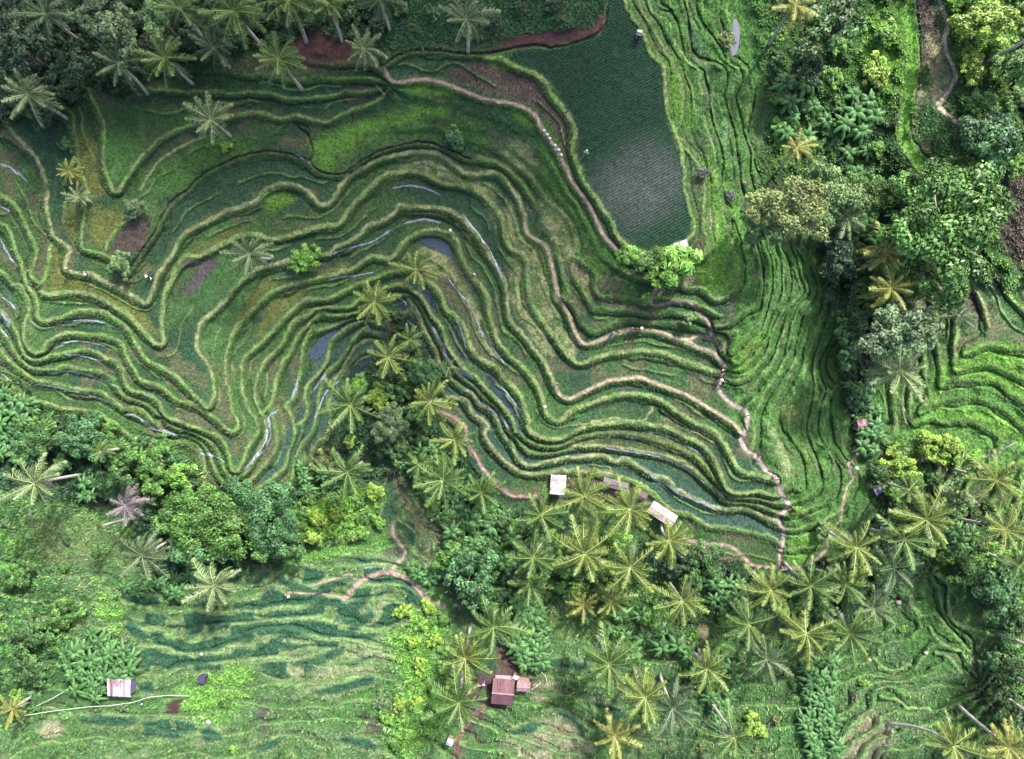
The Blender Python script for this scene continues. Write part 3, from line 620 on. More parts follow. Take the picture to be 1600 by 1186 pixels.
# ------------------------------------------------------------------ mesh and material helpers
def link(o): COL.objects.link(o); return o
def mesh_np(name, verts, faces, mat=None, cols=None, smooth=False, wet=None):
    """faces: (n,k) int array, all of one size"""
    me = bpy.data.meshes.new(name)
    nv, (nf, k) = len(verts), faces.shape
    me.vertices.add(nv); me.vertices.foreach_set('co', np.asarray(verts, np.float32).ravel())
    me.loops.add(nf*k); me.loops.foreach_set('vertex_index', faces.astype(np.int32).ravel())
    me.polygons.add(nf); me.polygons.foreach_set('loop_start', np.arange(0, nf*k, k, dtype=np.int32))
    me.polygons.foreach_set('loop_total', np.full(nf, k, np.int32))
    if smooth: me.polygons.foreach_set('use_smooth', np.ones(nf, bool))
    if cols is not None:
        a = me.color_attributes.new('tint', 'FLOAT_COLOR', 'POINT')
        c4 = np.ones((nv, 4), np.float32); c4[:, :3] = cols
        if wet is not None: c4[:, 3] = wet
        a.data.foreach_set('color', c4.ravel())
    if mat: me.materials.append(mat)
    me.update(calc_edges=True)
    return me
def tag(o, label=None, cat=None, group=None, kind=None):
    if label: o['label'] = label
    if cat: o['category'] = cat
    if group: o['group'] = group
    if kind: o['kind'] = kind
    return o
MATS = {}
def nt(name):
    m = bpy.data.materials.new(name); m.use_nodes = True
    b = m.node_tree.nodes['Principled BSDF']; b.inputs['Specular IOR Level'].default_value = .3
    return m, m.node_tree.nodes, m.node_tree.links, b
def mat_tint(name, rough=.8, trans=0., noise=.35, scale=3., spec=.25, bump=0.):
    """colour comes from the mesh's own tint, broken up by noise"""
    if name in MATS: return MATS[name]
    m, N, L, b = nt(name)
    a = N.new('ShaderNodeVertexColor'); a.layer_name = 'tint'
    nz = N.new('ShaderNodeTexNoise'); nz.inputs['Scale'].default_value = scale; nz.inputs['Detail'].default_value = 4
    tc = N.new('ShaderNodeTexCoord'); L.new(tc.outputs['Object'], nz.inputs['Vector'])
    mr = N.new('ShaderNodeMapRange'); mr.inputs[1].default_value = .3; mr.inputs[2].default_value = .7; mr.inputs[3].default_value = 1-noise; mr.inputs[4].default_value = 1+noise
    L.new(nz.outputs['Fac'], mr.inputs[0])
    mx = N.new('ShaderNodeVectorMath'); mx.operation = 'SCALE'; L.new(a.outputs['Color'], mx.inputs[0]); L.new(mr.outputs[0], mx.inputs['Scale'])
    L.new(mx.outputs[0], b.inputs['Base Color']); b.inputs['Roughness'].default_value = rough; b.inputs['Specular IOR Level'].default_value = spec
    if bump:
        bp = N.new('ShaderNodeBump'); bp.inputs['Strength'].default_value = bump; bp.inputs['Distance'].default_value = .2
        L.new(nz.outputs['Fac'], bp.inputs['Height']); L.new(bp.outputs[0], b.inputs['Normal'])
    MATS[name] = m; m['_n'] = 0
    return m
def mat_plain(name, c, rough=.8, noise=.25, scale=4., spec=.25, objvar=.0, metal=0., stripes=None):
    if name in MATS: return MATS[name]
    m, N, L, b = nt(name)
    tc = N.new('ShaderNodeTexCoord'); nz = N.new('ShaderNodeTexNoise'); nz.inputs['Scale'].default_value = scale; nz.inputs['Detail'].default_value = 5
    L.new(tc.outputs['Object'], nz.inputs['Vector'])
    rp = N.new('ShaderNodeValToRGB'); c = np.array(c)
    rp.color_ramp.elements[0].position = .32; rp.color_ramp.elements[1].position = .7
    rp.color_ramp.elements[0].color = (*np.clip(c*(1-noise), 0, 1), 1); rp.color_ramp.elements[1].color = (*np.clip(c*(1+noise), 0, 1), 1)
    L.new(nz.outputs['Fac'], rp.inputs[0]); last = rp.outputs[0]
    if stripes:
        w = N.new('ShaderNodeTexWave'); w.inputs['Scale'].default_value = stripes[0]; w.inputs['Distortion'].default_value = stripes[1]; w.bands_direction = stripes[2]
        L.new(tc.outputs['Object'], w.inputs['Vector'])
        mx = N.new('ShaderNodeMix'); mx.data_type = 'RGBA'; mx.inputs[7].default_value = (*stripes[3], 1)
        r2 = N.new('ShaderNodeMath'); r2.operation = 'MULTIPLY'; r2.inputs[1].default_value = .7; L.new(w.outputs['Fac'], r2.inputs[0])
        L.new(r2.outputs[0], mx.inputs[0]); L.new(last, mx.inputs[6]); last = mx.outputs[2]
    if objvar:
        oi = N.new('ShaderNodeObjectInfo'); hs = N.new('ShaderNodeHueSaturation')
        mr = N.new('ShaderNodeMapRange'); mr.inputs[3].default_value = 1-objvar; mr.inputs[4].default_value = 1+objvar
        L.new(oi.outputs['Random'], mr.inputs[0]); L.new(mr.outputs[0], hs.inputs['Value'])
        m2 = N.new('ShaderNodeMapRange'); m2.inputs[3].default_value = .5-objvar*.07; m2.inputs[4].default_value = .5+objvar*.05
        L.new(oi.outputs['Random'], m2.inputs[0]); L.new(m2.outputs[0], hs.inputs['Hue'])
        L.new(last, hs.inputs['Color']); last = hs.outputs[0]
    L.new(last, b.inputs['Base Color']); b.inputs['Roughness'].default_value = rough; b.inputs['Specular IOR Level'].default_value = spec; b.inputs['Metallic'].default_value = metal
    MATS[name] = m
    return m

# ------------------------------------------------------------------ terrain sheet
def build_terrain():
    X, Y = unproj(U, V, Z)
    nv, nu = U.shape
    idx = np.arange(nv*nu).reshape(nv, nu)
    f = np.stack([idx[:-1, :-1], idx[1:, :-1], idx[1:, 1:], idx[:-1, 1:]], -1).reshape(-1, 4)
    m, N, L, b = nt('terraced_soil_and_grass')
    a = N.new('ShaderNodeVertexColor'); a.layer_name = 'tint'
    tc = N.new('ShaderNodeTexCoord'); nz = N.new('ShaderNodeTexNoise'); nz.inputs['Scale'].default_value = 2.2; nz.inputs['Detail'].default_value = 8; nz.inputs['Roughness'].default_value = .7
    L.new(tc.outputs['Object'], nz.inputs['Vector'])
    mr = N.new('ShaderNodeMapRange'); mr.inputs[1].default_value = .3; mr.inputs[2].default_value = .7; mr.inputs[3].default_value = .55; mr.inputs[4].default_value = 1.45
    L.new(nz.outputs['Fac'], mr.inputs[0])
    mx = N.new('ShaderNodeVectorMath'); mx.operation = 'SCALE'; L.new(a.outputs['Color'], mx.inputs[0]); L.new(mr.outputs[0], mx.inputs['Scale'])
    L.new(mx.outputs[0], b.inputs['Base Color'])
    r = N.new('ShaderNodeMapRange'); r.inputs[3].default_value = .9; r.inputs[4].default_value = .22; L.new(a.outputs['Alpha'], r.inputs[0]); L.new(r.outputs[0], b.inputs['Roughness'])
    bp = N.new('ShaderNodeBump'); bp.inputs['Strength'].default_value = .5; bp.inputs['Distance'].default_value = .25; L.new(nz.outputs['Fac'], bp.inputs['Height']); L.new(bp.outputs[0], b.inputs['Normal'])
    me = mesh_np('terrain', np.stack([X, Y, Z], -1).reshape(-1, 3), f, m, np.clip(C, .004, .7).reshape(-1, 3), True, WET.ravel())
    tag(link(bpy.data.objects.new('terrain', me)), kind='structure')
build_terrain()

def ribbon_mesh(name, items, mat, lift, rows=5, colf=None):
    vs = []; fs = []; cs = []; k0 = 0
    for w, s, c in items:
        q = smooth_line(P(s), 1.5); d = np.gradient(q, axis=0); d /= np.maximum(np.hypot(d[:, 0], d[:, 1]), 1e-6)[:, None]
        nrm = np.stack([-d[:, 1], d[:, 0]], 1)
        wl = w/2*(.45+.85*vnoise(q[:, 0], q[:, 1], 5, 91)); wr_ = w/2*(.45+.85*vnoise(q[:, 0], q[:, 1], 5, 92))
        if lift > .055: wl = wl*(.25+1.4*vnoise(q[:, 0], q[:, 1], 9, 93)); wr_ = wr_*(.25+1.4*vnoise(q[:, 0], q[:, 1], 9, 94))
        tp_ = np.minimum(np.arange(len(q)), np.arange(len(q))[::-1])/3.; tp_ = np.clip(tp_, .15, 1)
        tt_ = np.linspace(-1, 1, rows)
        off = np.where(tt_[None] < 0, tt_[None]*wl[:, None], tt_[None]*wr_[:, None])*tp_[:, None]
        uu = q[:, 0:1]+nrm[:, 0:1]*off; vv = q[:, 1:2]+nrm[:, 1:2]*off
        h = height(uu, vv)
        if lift < 0: h = np.repeat(np.median(h, 1)[:, None], rows, 1)+abs(lift); 
        else: h = h+lift
        x, y = unproj(uu, vv, h)
        vs.append(np.stack([x, y, h], -1).reshape(-1, 3))
        ii = np.arange(len(q)*rows).reshape(len(q), rows)+k0
        fs.append(np.stack([ii[:-1, :-1], ii[:-1, 1:], ii[1:, 1:], ii[1:, :-1]], -1).reshape(-1, 4)); k0 += len(q)*rows
        cc = np.array(c)[None]*(.75+.5*vnoise(uu, vv, 3, 95).reshape(-1, 1))
        cs.append(cc)
    return mesh_np(name, np.vstack(vs), np.vstack(fs), mat, np.vstack(cs), True)
PC = dict(track=(.42, .33, .25), pink=(.27, .195, .165), tan=(.30, .25, .16), stair=(.34, .27, .25), red=(.15, .055, .05))
me = ribbon_mesh('path', [(w, s, PC[k]) for w, k, s in PATHS], mat_tint('trodden_earth', .9, noise=.35, scale=1.5, bump=.6), .05)
tag(link(bpy.data.objects.new('path', me)), kind='structure')
def mat_water(nm='paddy_water', c=(.30, .33, .42)):
    m, N, L, b = nt(nm)
    b.inputs['Base Color'].default_value = (*c, 1); b.inputs['Roughness'].default_value = .12; b.inputs['Specular IOR Level'].default_value = 1.; b.inputs['IOR'].default_value = 1.33
    nz = N.new('ShaderNodeTexNoise'); nz.inputs['Scale'].default_value = 3; nz.inputs['Detail'].default_value = 4
    bp = N.new('ShaderNodeBump'); bp.inputs['Strength'].default_value = .25; bp.inputs['Distance'].default_value = .05
    L.new(nz.outputs['Fac'], bp.inputs['Height']); L.new(bp.outputs[0], b.inputs['Normal'])
    return m
MW = mat_water()
MW3 = mat_water('lilac_pond', (.10, .10, .15))
me = ribbon_mesh('water', [(w, s, (1, 1, 1)) for w, s in WATER], MW, .06)
tag(link(bpy.data.objects.new('water', me)), kind='structure')
# flooded paddies and the pond: flat sheets just above the mud
def water_sheet(s, lift=.1):
    p = smooth_line(P(s), 2.5, True)[:-1]
    c = p.mean(0); h = float(np.percentile(height(p[:, 0]*.6+c[0]*.4, p[:, 1]*.6+c[1]*.4), 60))+lift
    x, y = unproj(p[:, 0], p[:, 1], h)
    cx, cy = unproj(c[0], c[1], h)
    v = np.vstack([np.stack([x, y, np.full(len(x), h)], 1), [[cx, cy, h]]]); n_ = len(p)
    return v, np.array([[i, (i+1) % n_, n_] for i in range(n_)])
for s in [c[3] for c in COVER if c[0] == 'water'][:2]+[POND]:
    v, f = water_sheet(s); MW2 = MW2 if 'MW2' in globals() else mat_water('pond_water', (.05, .08, .11))
    tag(link(bpy.data.objects.new('water', mesh_np('water', v, f, MW2 if s != POND else MW3))), kind='structure')

# ------------------------------------------------------------------ tufts: rice, grass, leafy undergrowth, each one mass
def scatter(step, dens, jit=.5, seed=1, rows=None):
    g = np.random.default_rng(seed)
    us = np.arange(-60, 1660, step); vs = np.arange(-60, 1246, step)
    a, b = np.meshgrid(us, vs)
    a = a+(g.random(a.shape)-.5)*step*2*jit; b = b+(g.random(a.shape)-.5)*step*2*jit
    a = a.ravel(); b = b.ravel()
    k = g.random(len(a)) < dens(a, b)
    return a[k], b[k]
def tufts(name, u, v, hgt, wid, blades, mat, bright, seed, lay=.35, lift=0, cvar=.3, quad=False, yel=.15):
    g = np.random.default_rng(seed); n_ = len(u)
    z = height(u, v)+lift; x, y = unproj(u, v, z)
    c = samp(C, u, v)
    vs = np.empty((n_, blades, 3 if not quad else 4, 3)); az = g.random((n_, blades))*2*np.pi
    ln = hgt*(.6+.8*g.random((n_, blades))); la = lay*(.5+g.random((n_, blades)))
    dx, dy = np.cos(az)*la*ln, np.sin(az)*la*ln; px, py = -np.sin(az)*wid, np.cos(az)*wid
    B = np.stack([x, y, z], -1)[:, None]
    zz = np.zeros_like(px)
    vs[:, :, 0] = B+np.stack([px, py, zz-.03], -1); vs[:, :, 1] = B+np.stack([-px, -py, zz-.03], -1)
    tip = B+np.stack([dx, dy, ln], -1)
    if quad:
        vs[:, :, 2] = tip+np.stack([-px, -py, zz-ln*.2], -1); vs[:, :, 3] = tip+np.stack([px, py, zz], -1)
    else: vs[:, :, 2] = tip
    k = vs.shape[2]
    cc = c[:, None]*bright*(1-cvar/2+cvar*g.random((n_, blades)))[..., None]
    w = (g.random((n_, blades)) < yel)[..., None]
    cc = np.where(w, cc*np.array([1.5, 1.25, .8]), cc)
    cc = np.repeat(cc[:, :, None], k, 2)
    f = np.arange(n_*blades*k).reshape(-1, k)
    return mesh_np(name, vs.reshape(-1, 3), f, mat, np.clip(cc, .003, .6).reshape(-1, 3))
MB = mat_tint('leaf_blades', .55, noise=.2, scale=.6, spec=.35)
th = math.radians(28)
# planted rows on the big field
big = P("950,-60 962,-60 975,5 1000,48 1020,92 1035,105 1037,160 1050,205 1065,250 1080,350 1070,372 1048,382 1005,388 985,380 967,360 945,320 925,290 905,245 905,215 893,175 870,140 850,115 800,92 815,78 870,78 940,55 950,20")
def inside(u, v, p):
    r = np.zeros(len(u), bool); j = len(p)-1
    for i in range(len(p)):
        if p[i][1] != p[j][1]: r ^= ((p[i][1] > v) != (p[j][1] > v)) & (u < (p[j][0]-p[i][0])*(v-p[i][1])/(p[j][1]-p[i][1])+p[i][0])
        j = i
    return r
ra, rb = np.meshgrid(np.arange(-500, 500, 1.5), np.arange(-500, 500, 4.4))
ra = ra+rng.normal(0, .35, ra.shape); rb = rb+rng.normal(0, .3, rb.shape)
bu = (960+ra*math.cos(th)+rb*math.sin(th)).ravel(); bv = (230-ra*math.sin(th)+rb*math.cos(th)).ravel()
k = inside(bu, bv, big)&(bu > 780); bu, bv = bu[k], bv[k]
k = rng.random(len(bu)) < np.clip(samp(DR, bu, bv)*.6, 0, 1); bu, bv = bu[k], bv[k]
inb = lambda a, b: inside(a, b, big)
ru, rv = scatter(2.5, lambda a, b: np.where(inb(a, b), 0, samp(DR, a, b)*.75), .38, 3)
me = tufts('rice', bu, bv, .32, .045, 3, MB, 2.3, 15, .28, cvar=.5)
tag(link(bpy.data.objects.new('rice', me)), 'young dark green rice planted in slanting rows on the big upper field', 'rice', kind='stuff')
RU, RV = ru, rv
me = tufts('rice', RU, RV, .34, .055, 3, MB, 1.75, 5, .5, cvar=.5)
tag(link(bpy.data.objects.new('rice', me)), 'young green rice plants standing in rows in the flooded terraces', 'rice', kind='stuff')
gu, gv = scatter(2.4, lambda a, b: samp(DG, a, b)*.8, .5, 4)
me = tufts('grass', gu, gv, .30, .06, 3, MB, 1.2, 6, .9, cvar=.5)
tag(link(bpy.data.objects.new('grass', me)), 'green and yellowing grass on the banks, bunds and slopes', 'grass', kind='stuff')
su, sv = scatter(1.7, lambda a, b: samp(DS, a, b), .5, 8)
me = tufts('undergrowth', su, sv, .30, .075, 3, MB, 1.25, 9, 1.3, cvar=.8, quad=True)
tag(link(bpy.data.objects.new('undergrowth', me)), 'tangled broad leaved undergrowth between the trees', 'undergrowth', kind='stuff')
print('tufts', len(RU), len(gu), len(su))
# ------------------------------------------------------------------ plants
class MBd:
    """collects tinted geometry for one mesh"""
    def __init__(s): s.v = []; s.f = []; s.c = []
    def add(s, vs, fs, c):
        k = len(s.v); s.v += [tuple(a) for a in vs]; s.f += [tuple(i+k for i in f) for f in fs]
        s.c += [tuple(c)]*len(vs) if np.ndim(c) == 1 else [tuple(a) for a in c]
    def tube(s, pts, rad, n, c, cap=True, jit=0):
        pts = [Vector(p) for p in pts]; vs = []; fs = []; m = len(pts)
        for i, p in enumerate(pts):
            d = (pts[min(i+1, m-1)]-pts[max(i-1, 0)]).normalized()
            a = d.orthogonal().normalized() if abs(d.z) < .95 else Vector((1, 0, 0)); a = (a-d*a.dot(d)).normalized(); b = d.cross(a)
            for j in range(n):
                t = 2*math.pi*j/n; r = rad[i]*(1+random.uniform(-jit, jit)); vs.append(p+a*math.cos(t)*r+b*math.sin(t)*r)
        for i in range(m-1):
            for j in range(n): fs.append((i*n+j, i*n+(j+1) % n, (i+1)*n+(j+1) % n, (i+1)*n+j))
        if cap: fs.append(tuple(range(n))[::-1]); fs.append(tuple((m-1)*n+j for j in range(n)))
        s.add(vs, fs, c)
    def box(s, c0, sz, c, rot=None, bev=0):
        x, y, z = [a/2 for a in sz]; vs = [Vector((sx*x, sy*y, sz_*z)) for sx in (-1, 1) for sy in (-1, 1) for sz_ in (-1, 1)]
        if rot is not None: vs = [rot @ v for v in vs]
        c0 = Vector(c0); s.add([v+c0 for v in vs], [(0, 1, 3, 2), (4, 6, 7, 5), (0, 4, 5, 1), (2, 3, 7, 6), (0, 2, 6, 4), (1, 5, 7, 3)], c)
    def mesh(s, name, mat, smooth=False):
        me = bpy.data.meshes.new(name); me.from_pydata(s.v, [], s.f)
        a = me.color_attributes.new('tint', 'FLOAT_COLOR', 'POINT')
        a.data.foreach_set('color', np.hstack([np.clip(np.array(s.c, np.float32)*(COOL if mat in (ML,) or mat.name == 'banana_leaf' else 1), .002, .9), np.ones((len(s.c), 1), np.float32)]).ravel())
        if smooth: me.polygons.foreach_set('use_smooth', np.ones(len(me.polygons), bool))
        me.materials.append(mat); me.update(); return me
def obj(name, me, parent=None, loc=None, rot=None, scl=None):
    o = bpy.data.objects.new(name, me); COL.objects.link(o)
    if parent: o.parent = parent
    if loc is not None: o.location = loc
    if rot is not None: o.rotation_euler = rot
    if scl is not None: o.scale = (scl,)*3 if np.ndim(scl) == 0 else scl
    return o
ML = mat_tint('foliage', .5, noise=.22, scale=1.3, spec=.4)
MBK = mat_tint('bark', .85, noise=.35, scale=4, spec=.2, bump=.4)
COOL = np.array([.90, 1.02, 1.14], np.float32)
# ---- coconut palms
TONE = dict(green=((.056, .105, .018), (.26, .30, .08)), yellow=((.105, .140, .022), (.37, .37, .11)), dark=((.036, .068, .022), (.18, .22, .11)),
            gold=((.19, .19, .035), (.42, .38, .11)), grey=((.075, .105, .036), (.26, .30, .15)), dead=((.14, .10, .095), (.27, .21, .20)), pale=((.12, .16, .055), (.42, .42, .18)))
_fr = {}
def frond_mesh(tone, var):
    if (tone, var) in _fr: return _fr[tone, var]
    g = random.Random(50+var*7); m = MBd(); leaf, rib = TONE[tone]; N_ = 16
    drop = (.20, .42, .70, .36)[var]; side = g.uniform(-.28, .28)
    P_ = []
    for i in range(N_+1):
        t = i/N_; P_.append(Vector((t*(1-.12*drop*t), side*t*t, .10*t-drop*t**2.2)))
    m.tube([P_[i] for i in range(0, N_+1, 2)], [.013*(1-.8*i/N_)+.002 for i in range(0, N_+1, 2)], 4, rib, False)
    K = 30
    for i in range(K):
        t = .12+.87*i/(K-1); f = t*N_; a = min(int(f), N_-1); p = P_[a].lerp(P_[a+1], f-a); d = (P_[a+1]-P_[a]).normalized()
        lat = d.cross(Vector((0, 0, 1))).normalized(); up = lat.cross(d)
        L_ = .215*math.sin(math.pi*min(.97, t*.80+.13))**.7*g.uniform(.75, 1.15)
        for sgn in (-1, 1):
            if g.random() < .13: continue
            dr = (lat*sgn*.95+d*g.uniform(.4, .8)).normalized(); w = d*.0145
            mid = p+dr*L_*.55-Vector((0, 0, 1))*L_*g.uniform(.06, .2); tip = p+dr*L_-Vector((0, 0, 1))*L_*g.uniform(.3, .7)
            c = np.array(leaf)*g.uniform(.5, 1.6)
            c2 = c*(1.0+.5*(t > .8)*g.random())
            m.add([p-w*.5, p+w, mid+w, mid-w, tip], [(0, 1, 2, 3), (3, 2, 4)], [c, c, c2, c2, c2])
    _fr[tone, var] = m.mesh('frond', ML); return _fr[tone, var]
def tubem(name, pts, rad, n, c, mat=None, jit=.05, sm=True):
    m = MBd(); m.tube(pts, rad, n, c, True, jit); return m.mesh(name, mat or MBK, sm)
def nutm():
    m = MBd(); g = random.Random(4)
    for i in range(9):
        a = g.random()*6.28; c = Vector((math.cos(a)*.3, math.sin(a)*.3, -.35-g.random()*.3))
        vs = []; fs = []; n1, n2 = 5, 7
        for p in range(n1+1):
            for q in range(n2): th_ = math.pi*p/n1; ph = 2*math.pi*q/n2; vs.append(c+Vector((math.sin(th_)*math.cos(ph), math.sin(th_)*math.sin(ph), 1.2*math.cos(th_)))*.15)
        for p in range(n1):
            for q in range(n2): fs.append((p*n2+q, p*n2+(q+1) % n2, (p+1)*n2+(q+1) % n2, (p+1)*n2+q))
        m.add(vs, fs, np.array((.26, .20, .05))*g.uniform(.7, 1.3))
    return m.mesh('coconuts', ML, True)
NUTS = nutm()
def place_top(u, v, h):
    """ground point under a crown seen at photo position (u, v), h metres up"""
    z = 5.
    for _ in range(10):
        x, y = unproj(u, v, z+h); z = ground_xy(x, y)
    return Vector((x, y, z))
def palm(u, v, r, tone, h, label, nf=None, lean=None, group=None):
    g = random.Random(int(u*31+v*17)); h = h if h else g.uniform(8.5, 12.5)
    b = place_top(u, v, h)
    o = obj('coconut_palm' if h > 4 else 'young_palm', None, loc=b); o.rotation_euler.z = 0
    tag(o, label, 'palm tree', group)
    dx, dy = lean or (g.uniform(-.9, .9), g.uniform(-.9, .9))
    base = Vector((-dx, -dy, 0)); base.z = ground_xy(b.x-dx, b.y-dy)-b.z-.3
    top = Vector((0, 0, h)); pts = []
    for i in range(9):
        t = i/8; p = base.lerp(top, t); p += Vector((dx, dy, 0))*(.28*math.sin(math.pi*t)); pts.append(p)
    tr = .17+.012*h
    pts_r = [tr*1.25]+[tr*(1-.35*i/8) for i in range(1, 9)]
    obj('trunk', tubem('trunk', pts, pts_r, 9, (.42, .39, .35) if tone != 'dead' else (.25, .22, .22)), o)
    n_ = nf or g.randint(20, 27); LR = r*S*(HC-b.z-h)/HC*1.12
    a0 = g.random()*6; tz = g.random()*6.28; tilt = g.uniform(.1, .5); gap = g.random()*6.28
    for i in range(n_):
        q = i/n_; az = a0+i*2.39996+g.uniform(-.15, .15)
        el = (.95-1.6*q)+g.uniform(-.12, .12)                 # young fronds upright, old ones hang
        if abs((az-gap+3.14) % 6.28-3.14) < .3 and g.random() < .7: continue
        el += tilt*math.cos(az-tz)*(.4+q)
        var = 0 if q < .35 else 1 if q < .6 else (2 if g.random() < .55 else 3)
        tn = tone
        if q > .88 and tone in ('green', 'yellow') and g.random() < .45: tn = 'gold'
        if tone in ('green', 'yellow') and q > .6 and g.random() < .35: tn = 'dark'
        if q > .9 and g.random() < .4: tn = 'dead'; el -= .3
        L_ = LR*(1-.12*math.cos(az-tz))*(1.02 if .2 < q < .85 else .85)*g.uniform(.72, 1.12)
        f = obj('frond', frond_mesh(tn, var), o, (math.cos(az)*.12, math.sin(az)*.12, h+.1-q*.25), (g.uniform(-.4, .4), -el, az+g.uniform(-.12, .12)), (L_, L_*g.uniform(.85, 1.15), L_))
    if g.random() < .6 and tone != 'dead' and h > 4: obj('coconuts', NUTS, o, (0, 0, h))
    return o
PALMS = [
(68,20,40,'dark',12,'dark coconut palm in the forest at the top left corner'),(185,100,38,'dark',9,'drooping grey green coconut palm left of the brightest one below the top forest'),
(258,92,43,'green',10,'bright fronded coconut palm with a long yellow frond hanging below the top forest'),(280,12,42,'green',11,'coconut palm at the top edge above the bright fronded one'),
(362,14,44,'green',11,'wide coconut palm at the top edge with straight pale ribs'),(335,75,34,'dark',8,'coconut palm with thin hanging fronds beside the red soil bank'),
(435,92,42,'green',11,'coconut palm with a bare bent stalk standing against the red soil bank'),(450,2,46,'green',12,'coconut palm cut by the top edge above the red soil bank'),
(512,8,30,'green',9,'small coconut palm over the right end of the red soil bank'),(568,76,28,'pale',5,'short pale coconut palm at the tip of the flooded brown paddy'),
(592,-5,30,'dark',9,'dim grey palm at the top edge in the dark grass'),(728,30,38,'grey',10,'grey green coconut palm alone on the dark slope above the brown paddy'),
(330,187,36,'pale',7,'pale spiky coconut palm standing alone on the upper left shelf bund'),(44,147,38,'grey',10,'grey coconut palm with broken fronds at the left forest edge'),
(1243,8,38,'gold',12,'yellowing coconut palm on a long pale trunk at the top of the right gorge'),
(108,268,20,'gold',2.2,'upper small golden palm beside the golden paddy'),(122,308,20,'pale',2.5,'lower small pale palm beside the golden paddy'),
(390,397,34,'grey',9,'grey withered coconut palm on the spur left of the small bright shrub'),
(650,422,32,'yellow',8,'yellow green coconut palm at the head of the valley under the crescent pond'),(585,472,34,'yellow',9,'coconut palm on the path left of the valley head'),
(607,558,36,'yellow',10,'coconut palm above the teal round tree in the middle valley'),(640,531,20,'green',7,'small coconut palm tucked right of the one above the teal tree'),
(548,633,43,'green',12,'large coconut palm at the edge of the left silver paddies'),(670,628,36,'yellow',11,'coconut palm right of the grey green round tree'),
(710,687,34,'yellow',11,'star shaped coconut palm on the red path of the middle valley'),(543,738,40,'green',12,'large coconut palm left of the bare earth knob'),
(692,750,40,'green',12,'large coconut palm right of the bare earth knob'),(752,770,33,'green',10,'narrow coconut palm at the bottom end of the red path'),
(912,775,42,'yellow',10,'coconut palm leaning over the square white roof'),(846,805,40,'green',11,'coconut palm below and left of the square white roof'),
(985,795,42,'yellow',10,'coconut palm between the square and the long pink roof'),(1045,845,37,'yellow',10,'coconut palm just below the long pink roof'),
(914,865,50,'yellow',13,'largest coconut palm of the grove below the white roofs'),(833,872,42,'green',12,'coconut palm left of the largest one in the grove'),
(985,887,42,'yellow',12,'coconut palm right of the largest one in the grove'),(828,912,34,'green',9,'low coconut palm in the shade at the grove left edge'),
(955,940,30,'yellow',6,'low yellow palm with split fronds under the grove'),(912,945,24,'gold',5,'small golden brown palm under the grove'),
(1066,938,38,'yellow',11,'full yellow green coconut palm alone right of the grove'),(772,980,42,'green',12,'coconut palm above the red earth yard'),
(727,1028,44,'yellow',12,'coconut palm left of the brown roofed houses'),(717,1098,46,'green',13,'coconut palm over the red path below the yard'),
(952,1038,46,'green',13,'tall coconut palm with one orange frond in the lower meadow'),(1008,1090,44,'yellow',13,'middle coconut palm of the overlapping three in the lower meadow'),
(1053,1110,38,'dark',12,'dark coconut palm right of the overlapping three in the lower meadow'),(960,1150,33,'gold',8,'golden coconut palm at the bottom edge'),
(1105,1045,36,'yellow',9,'thin coconut palm among banana plants in the lower meadow'),(1148,1152,40,'green',12,'coconut palm at the bottom edge left of the banana row'),
(1170,975,42,'green',12,'coconut palm with a fallen orange frond left of the big palm row'),(1198,1030,38,'grey',11,'grey drooping coconut palm below the big palm row'),
(1205,922,40,'yellow',11,'coconut palm just under the foot of the pink stairway'),(1267,915,42,'green',12,'coconut palm right of the foot of the pink stairway'),
(1260,990,50,'yellow',13,'widest coconut palm of the row above the banana row'),(1322,912,40,'green',12,'coconut palm in the middle of the right grove'),
(1328,990,46,'green',12,'coconut palm right of the widest one above the banana row'),(1355,945,30,'grey',10,'curled grey coconut palm at the edge of the right meadow'),
(1396,888,44,'dark',12,'dark coconut palm above the small pink boulder'),(1338,855,43,'yellow',11,'coconut palm beside the thin footpath of the right grove'),
(1410,842,42,'green',12,'overlapped coconut palm in the right grove'),(1447,812,46,'yellow',13,'big coconut palm at the top of the right grove'),
(1420,765,30,'green',9,'feathery small palm below the pink path on the right'),(1556,750,42,'yellow',12,'coconut palm under the bare white branch near the right edge'),
(1571,828,42,'yellow',12,'coconut palm near the right edge with fronds swept left'),(1592,885,30,'green',11,'coconut palm at the right edge below the swept one'),
(1382,393,38,'gold',10,'yellow brown coconut palm above the trunk that leans across the gorge'),(1392,450,36,'gold',13,'coconut palm on a long pale trunk leaning out of the right gorge'),
(1404,580,44,'pale',11,'coconut palm left of the bright curved terraces'),(1245,232,26,'gold',8,'brown fronded palm in the shade of the upper right gorge'),
(1324,342,28,'grey',8,'grey palm under the feathery trees on the right'),(1498,493,22,'dark',4,'small dark palm on the bare bank of the right slope'),
(55,755,46,'pale',13,'tall coconut palm with pale ribs at the lower left edge'),(222,868,38,'grey',12,'grey blue coconut palm left of the big round tree'),
(196,790,30,'dead',9,'dead purple brown palm in the lower left scrub'),(335,915,43,'pale',11,'pale coconut palm under the big round trees'),
(1490,1165,46,'yellow',13,'coconut palm at the bottom right with yellow fronds',None,(4,3)),(1578,1168,42,'gold',13,'coconut palm in the bottom right corner'),
(20,1108,22,'gold',5,'small brown palm at the left edge where two cables meet'),
(700,575,14,'green',3,'tiny palm by the red path at the valley right side'),(655,725,24,'green',6,'slender drooping palm above the bare earth knob')]
for p in PALMS:
    palm(*p)

